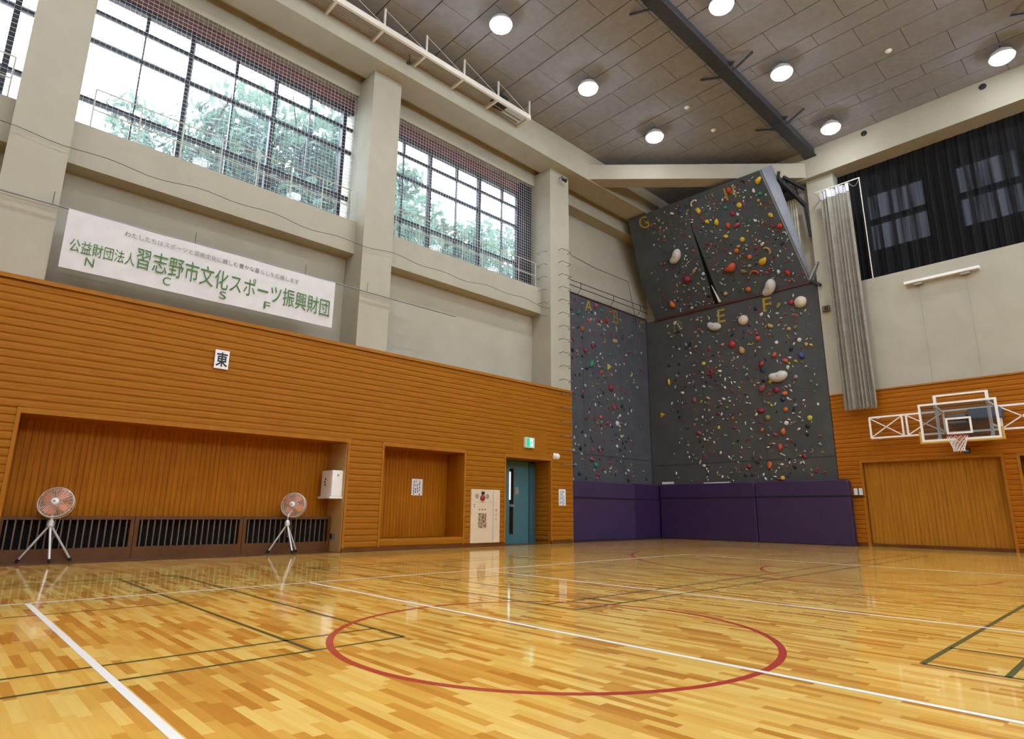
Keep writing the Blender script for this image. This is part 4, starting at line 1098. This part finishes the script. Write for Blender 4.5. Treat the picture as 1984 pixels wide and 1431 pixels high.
# white bar shelf with two pull cords
t = thing('flag_rail', 'white horizontal rail with two hanging cords below the black curtain', 'rail', (22.2, 3.92, 8.35))
b = MB(); b.mbox(R_, 2.92, 4.93, 0.0, 0.14, 8.33, 8.42); bevel(b.build('rail', M['white'], t), 0.01)
for y in (4.55, 3.30):
    b = MB(); b.tube([(FR-0.04, y, 8.32), (FR-0.04, y, 5.05)], 0.006, 5); b.build('cord', M['greyplastic'], t)
    b = MB(); b.mbox(R_, y-0.12, y+0.12, 0.0, 0.12, 8.24, 8.32); b.build('pulley_bracket', M['greyplastic'], t)
t = thing('beam_sensor', 'small yellow and black sensor box on the pillar right of the climbing wall', 'sensor', (22.3, 7.38, 8.0))
b = MB(); b.mbox(R_, 7.28, 7.52, 0.0, 0.12, 8.02, 8.22); b.build('case', M['yellowbox'], t)
b = MB(); b.mbox(R_, 7.31, 7.43, 0.12, 0.14, 8.05, 8.18); b.build('eye', M['black'], t)
# wall signs
t = thing('number_sign', 'small dark blue sign on the ribbed wall under the basketball hoop', 'sign', (22.33, 3.96, 2.78))
b = MB(); b.mbox(R_, 3.88, 4.05, 0.0, 0.02, 2.79, 2.94); b.build('plate', M['bluesign'], t)
b = MB(); b.mbox(R_, 3.93, 4.00, 0.02, 0.022, 2.83, 2.90); b.build('mark', M['greyplastic'], t)
t = thing('wall_notice', 'pair of small white and green notices between the purple mat and the wooden door', 'notice', (22.3, 7.05, 1.56))
b = MB(); b.mbox(R_, 6.97, 7.19, 0.0, 0.02, 1.62, 1.84); b.mbox(R_, 6.93, 6.96, 0.0, 0.02, 1.62, 1.84); b.build('sheet', M['paper'], t)
b = MB(); b.mbox(R_, 7.03, 7.08, 0.02, 0.023, 1.62, 1.84); b.build('printing', M['teal'], t)
b = MB(); b.mbox(R_, 6.88, 7.24, 0.0, 0.06, 1.57, 1.60); b.build('shelf', M['black'], t)

# basketball hoop
t = thing('basketball_hoop', 'basketball hoop with clear backboard on a white folding wall truss', 'basketball hoop', (22.3, 3.68, 2.9))
BX = 20.3; Y0, Y1, Z0, Z1 = 2.80, 4.60, 3.0, 4.07
b = MB(); b.box(BX, BX+0.03, Y0+0.02, Y1-0.02, Z0+0.02, Z1-0.02); b.build('backboard', M['acrylic'], t)
b = MB(); fwid = 0.055
b.box(BX-0.012, BX+0.05, Y0, Y1, Z1-fwid, Z1); b.box(BX-0.012, BX+0.05, Y0, Y1, Z0, Z0+fwid)
b.box(BX-0.012, BX+0.05, Y0, Y0+fwid, Z0+fwid, Z1-fwid); b.box(BX-0.012, BX+0.05, Y1-fwid, Y1, Z0+fwid, Z1-fwid); b.build('backboard_frame', M['white'], t)
ym = (Y0+Y1)/2; b = MB(); z0, z1 = 3.17, 3.62; hw = 0.295
b.box(BX-0.006, BX, ym-hw, ym+hw, z1-0.05, z1); b.box(BX-0.006, BX, ym-hw, ym+hw, z0, z0+0.05)
b.box(BX-0.006, BX, ym-hw, ym-hw+0.05, z0+0.05, z1-0.05); b.box(BX-0.006, BX, ym+hw-0.05, ym+hw, z0+0.05, z1-0.05); b.build('target_square', M['white'], t)
b = MB(); zt = 3.30; pd = 0.06
b.box(BX-0.03, BX+0.07, Y0-0.02, Y1+0.02, Z0-pd, Z0); b.box(BX-0.03, BX+0.07, Y0-pd, Y0, Z0-pd, zt); b.box(BX-0.03, BX+0.07, Y1, Y1+pd, Z0-pd, zt)
bevel(b.build('edge_padding', M['pad'], t), 0.025, 3)
RX = BX-0.39; RZ = 3.07
b = MB(); b.tube([(RX+0.235*math.cos(2*PI*i/28), ym+0.235*math.sin(2*PI*i/28), RZ) for i in range(28)], 0.012, 8, True)
b.box(RX+0.22, BX, ym-0.09, ym+0.09, RZ-0.03, RZ+0.01); b.box(BX-0.02, BX, ym-0.1, ym+0.1, RZ-0.12, RZ+0.03); b.build('rim', M['rim'], t)
b = MB(); nn = 12
def npnt(i, j):
    f = j/6; r = 0.232-0.105*min(1, f*1.25)+0.02*max(0, f-0.8); a = 2*PI*(i+0.5*(j % 2))/nn
    return (RX+r*math.cos(a), ym+r*math.sin(a), RZ-0.01-0.40*f)
for i in range(nn):
    for j in range(6):
        for di in ((0, 1) if j % 2 else (0, -1)): b.tube([npnt(i, j), npnt(i+di, j+1)], 0.006, 4)
b.build('basket_net', M['white'], t)
# frame behind the board
b = MB()
for y in (3.02, 4.22): b.bar((BX+0.25, y, 2.98), (BX+0.25, y, 4.32), 0.07, 0.07)
b.bar((BX+0.25, 3.02, 4.30), (BX+0.25, 4.22, 4.30), 0.05, 0.05); b.bar((BX+0.25, 3.02, 3.05), (BX+0.25, 4.22, 3.05), 0.05, 0.05)
for y in (3.02, 4.22):
    for z in (3.08, 3.98): b.bar((BX+0.05, y, z), (BX+0.25, y, z), 0.05, 0.05)
b.build('rear_frame', M['white'], t)
b = MB(); TX = 22.0
for z in (3.40, 4.06): b.bar((TX, 6.37, z), (TX, 0.9, z), 0.055, 0.055)
for y in (6.37, 5.45, 5.33, 4.35, 3.0, 2.05, 1.9, 0.95): b.bar((TX, y, 3.40), (TX, y, 4.06), 0.05, 0.05)
for a, c in ((6.37, 5.45), (5.33, 4.35), (3.0, 2.05), (1.9, 0.95)):
    b.bar((TX, a, 3.42), (TX, c, 4.04), 0.03, 0.03); b.bar((TX, a, 4.04), (TX, c, 3.42), 0.03, 0.03)
b.build('wall_truss', M['white'], t)
b = MB()
for y in (6.2, 1.1):
    for z in (3.40, 4.06): b.bar((TX, y, z), (FR-0.02, y, z), 0.05, 0.05)
for y, yy in ((4.22, 4.35), (3.02, 3.0)):
    for z in (3.40, 4.0): b.bar((BX+0.25, y, z), (TX, yy, z), 0.05, 0.05)
b.build('support_arm', M['white'], t)
b = MB(); b.box(21.7, 22.25, 2.95, 3.70, 3.72, 4.02); bevel(b.build('motor_box', M['bluegrey'], t), 0.02)
b = MB(); b.box(21.6, 22.3, 3.3, 4.3, 3.12, 3.17); b.box(21.6, 22.3, 3.75, 4.2, 3.80, 3.88); b.box(21.6, 22.3, 3.75, 4.2, 3.62, 3.68); b.build('cross_tube', M['greysteel'], t)

# ---------------------------------------------------------------- outside
b = MB(); b.box(-60, 90, 15.6, 110, -0.4, -0.3)
struct(b.build('ground', M['ground'], fix=False))
def foliage_mesh(seed, n=9500):
    rr = random.Random(seed); b = MB(); clumps = []
    for _ in range(46):
        while True:
            p = Vector((rr.uniform(-1, 1), rr.uniform(-1, 1), rr.uniform(-1, 1)))
            if p.length < 1: break
        clumps.append((Vector((p.x*3.2, p.y*3.2, p.z*4.6)), rr.uniform(0.9, 1.6)))
    for _ in range(n):
        c, r = rr.choice(clumps)
        d = Vector((rr.gauss(0, 1), rr.gauss(0, 1), rr.gauss(0, 1))); d.normalize()
        p = c+d*r*rr.uniform(0.5, 1.0)
        u = Vector((rr.gauss(0, 1), rr.gauss(0, 1), rr.gauss(0, 0.7))).normalized(); v = u.orthogonal().normalized()
        s = rr.uniform(0.14, 0.27)
        b.add([p-u*s, p+v*s*0.5, p+u*s, p-v*s*0.5], [(0, 1, 2, 3)])
    return b
fol = [foliage_mesh(s).build('foliage', M['leaf'], fix=False) for s in (3, 8)]
for o in fol: COL.objects.unlink(o)
trees = [(4.9, 21.5, 10.9, 0.95, 'leafy green tree outside, at the left of the first window'), (9.0, 22.0, 12.2, 1.10, 'tall leafy green tree outside, filling the right of the first window'),
         (12.4, 23.0, 13.0, 0.92, 'leafy green tree outside, just right of the middle pillar'), (17.6, 25.0, 12.6, 0.95, 'leafy green tree outside, in the middle of the second window'),
         (22.6, 25.5, 13.4, 0.95, 'leafy green tree outside, at the right of the second window'), (7.0, 25.5, 9.0, 0.9, 'shorter leafy tree outside, low behind the first window'),
         (14.8, 27.5, 9.0, 1.0, 'shorter leafy tree outside, low behind the second window'), (20.5, 29.0, 9.5, 1.1, 'distant leafy tree outside, low at the right of the second window')]
for i, (x, y, z, s, l) in enumerate(trees):
    t = thing('tree', l, 'tree', (x, y, -0.3), 'trees outside the windows')
    f = fol[i % 2].copy(); f.name = 'foliage'; COL.objects.link(f); f.parent = t; f.location = (0, 0, z+0.3); f.scale = (s, s, s*0.95); f.rotation_euler.z = i*1.3
    b = MB(); b.tube([(x, y, -0.3), (x+0.1, y, z*0.5), (x-0.1, y+0.1, z), (x, y, z+2.5)], 0.28, 10, r1=0.05)
    rr = random.Random(i)
    for k in range(7):
        a = rr.uniform(0, 2*PI); zz = z-3+k*0.8
        b.tube([(x, y, zz), (x+1.2*math.cos(a), y+1.2*math.sin(a), zz+0.9), (x+2.4*math.cos(a), y+2.4*math.sin(a), zz+1.9)], 0.09, 6, r1=0.02)
    b.build('trunk', M['bark'], t)
for o in fol: bpy.data.objects.remove(o)
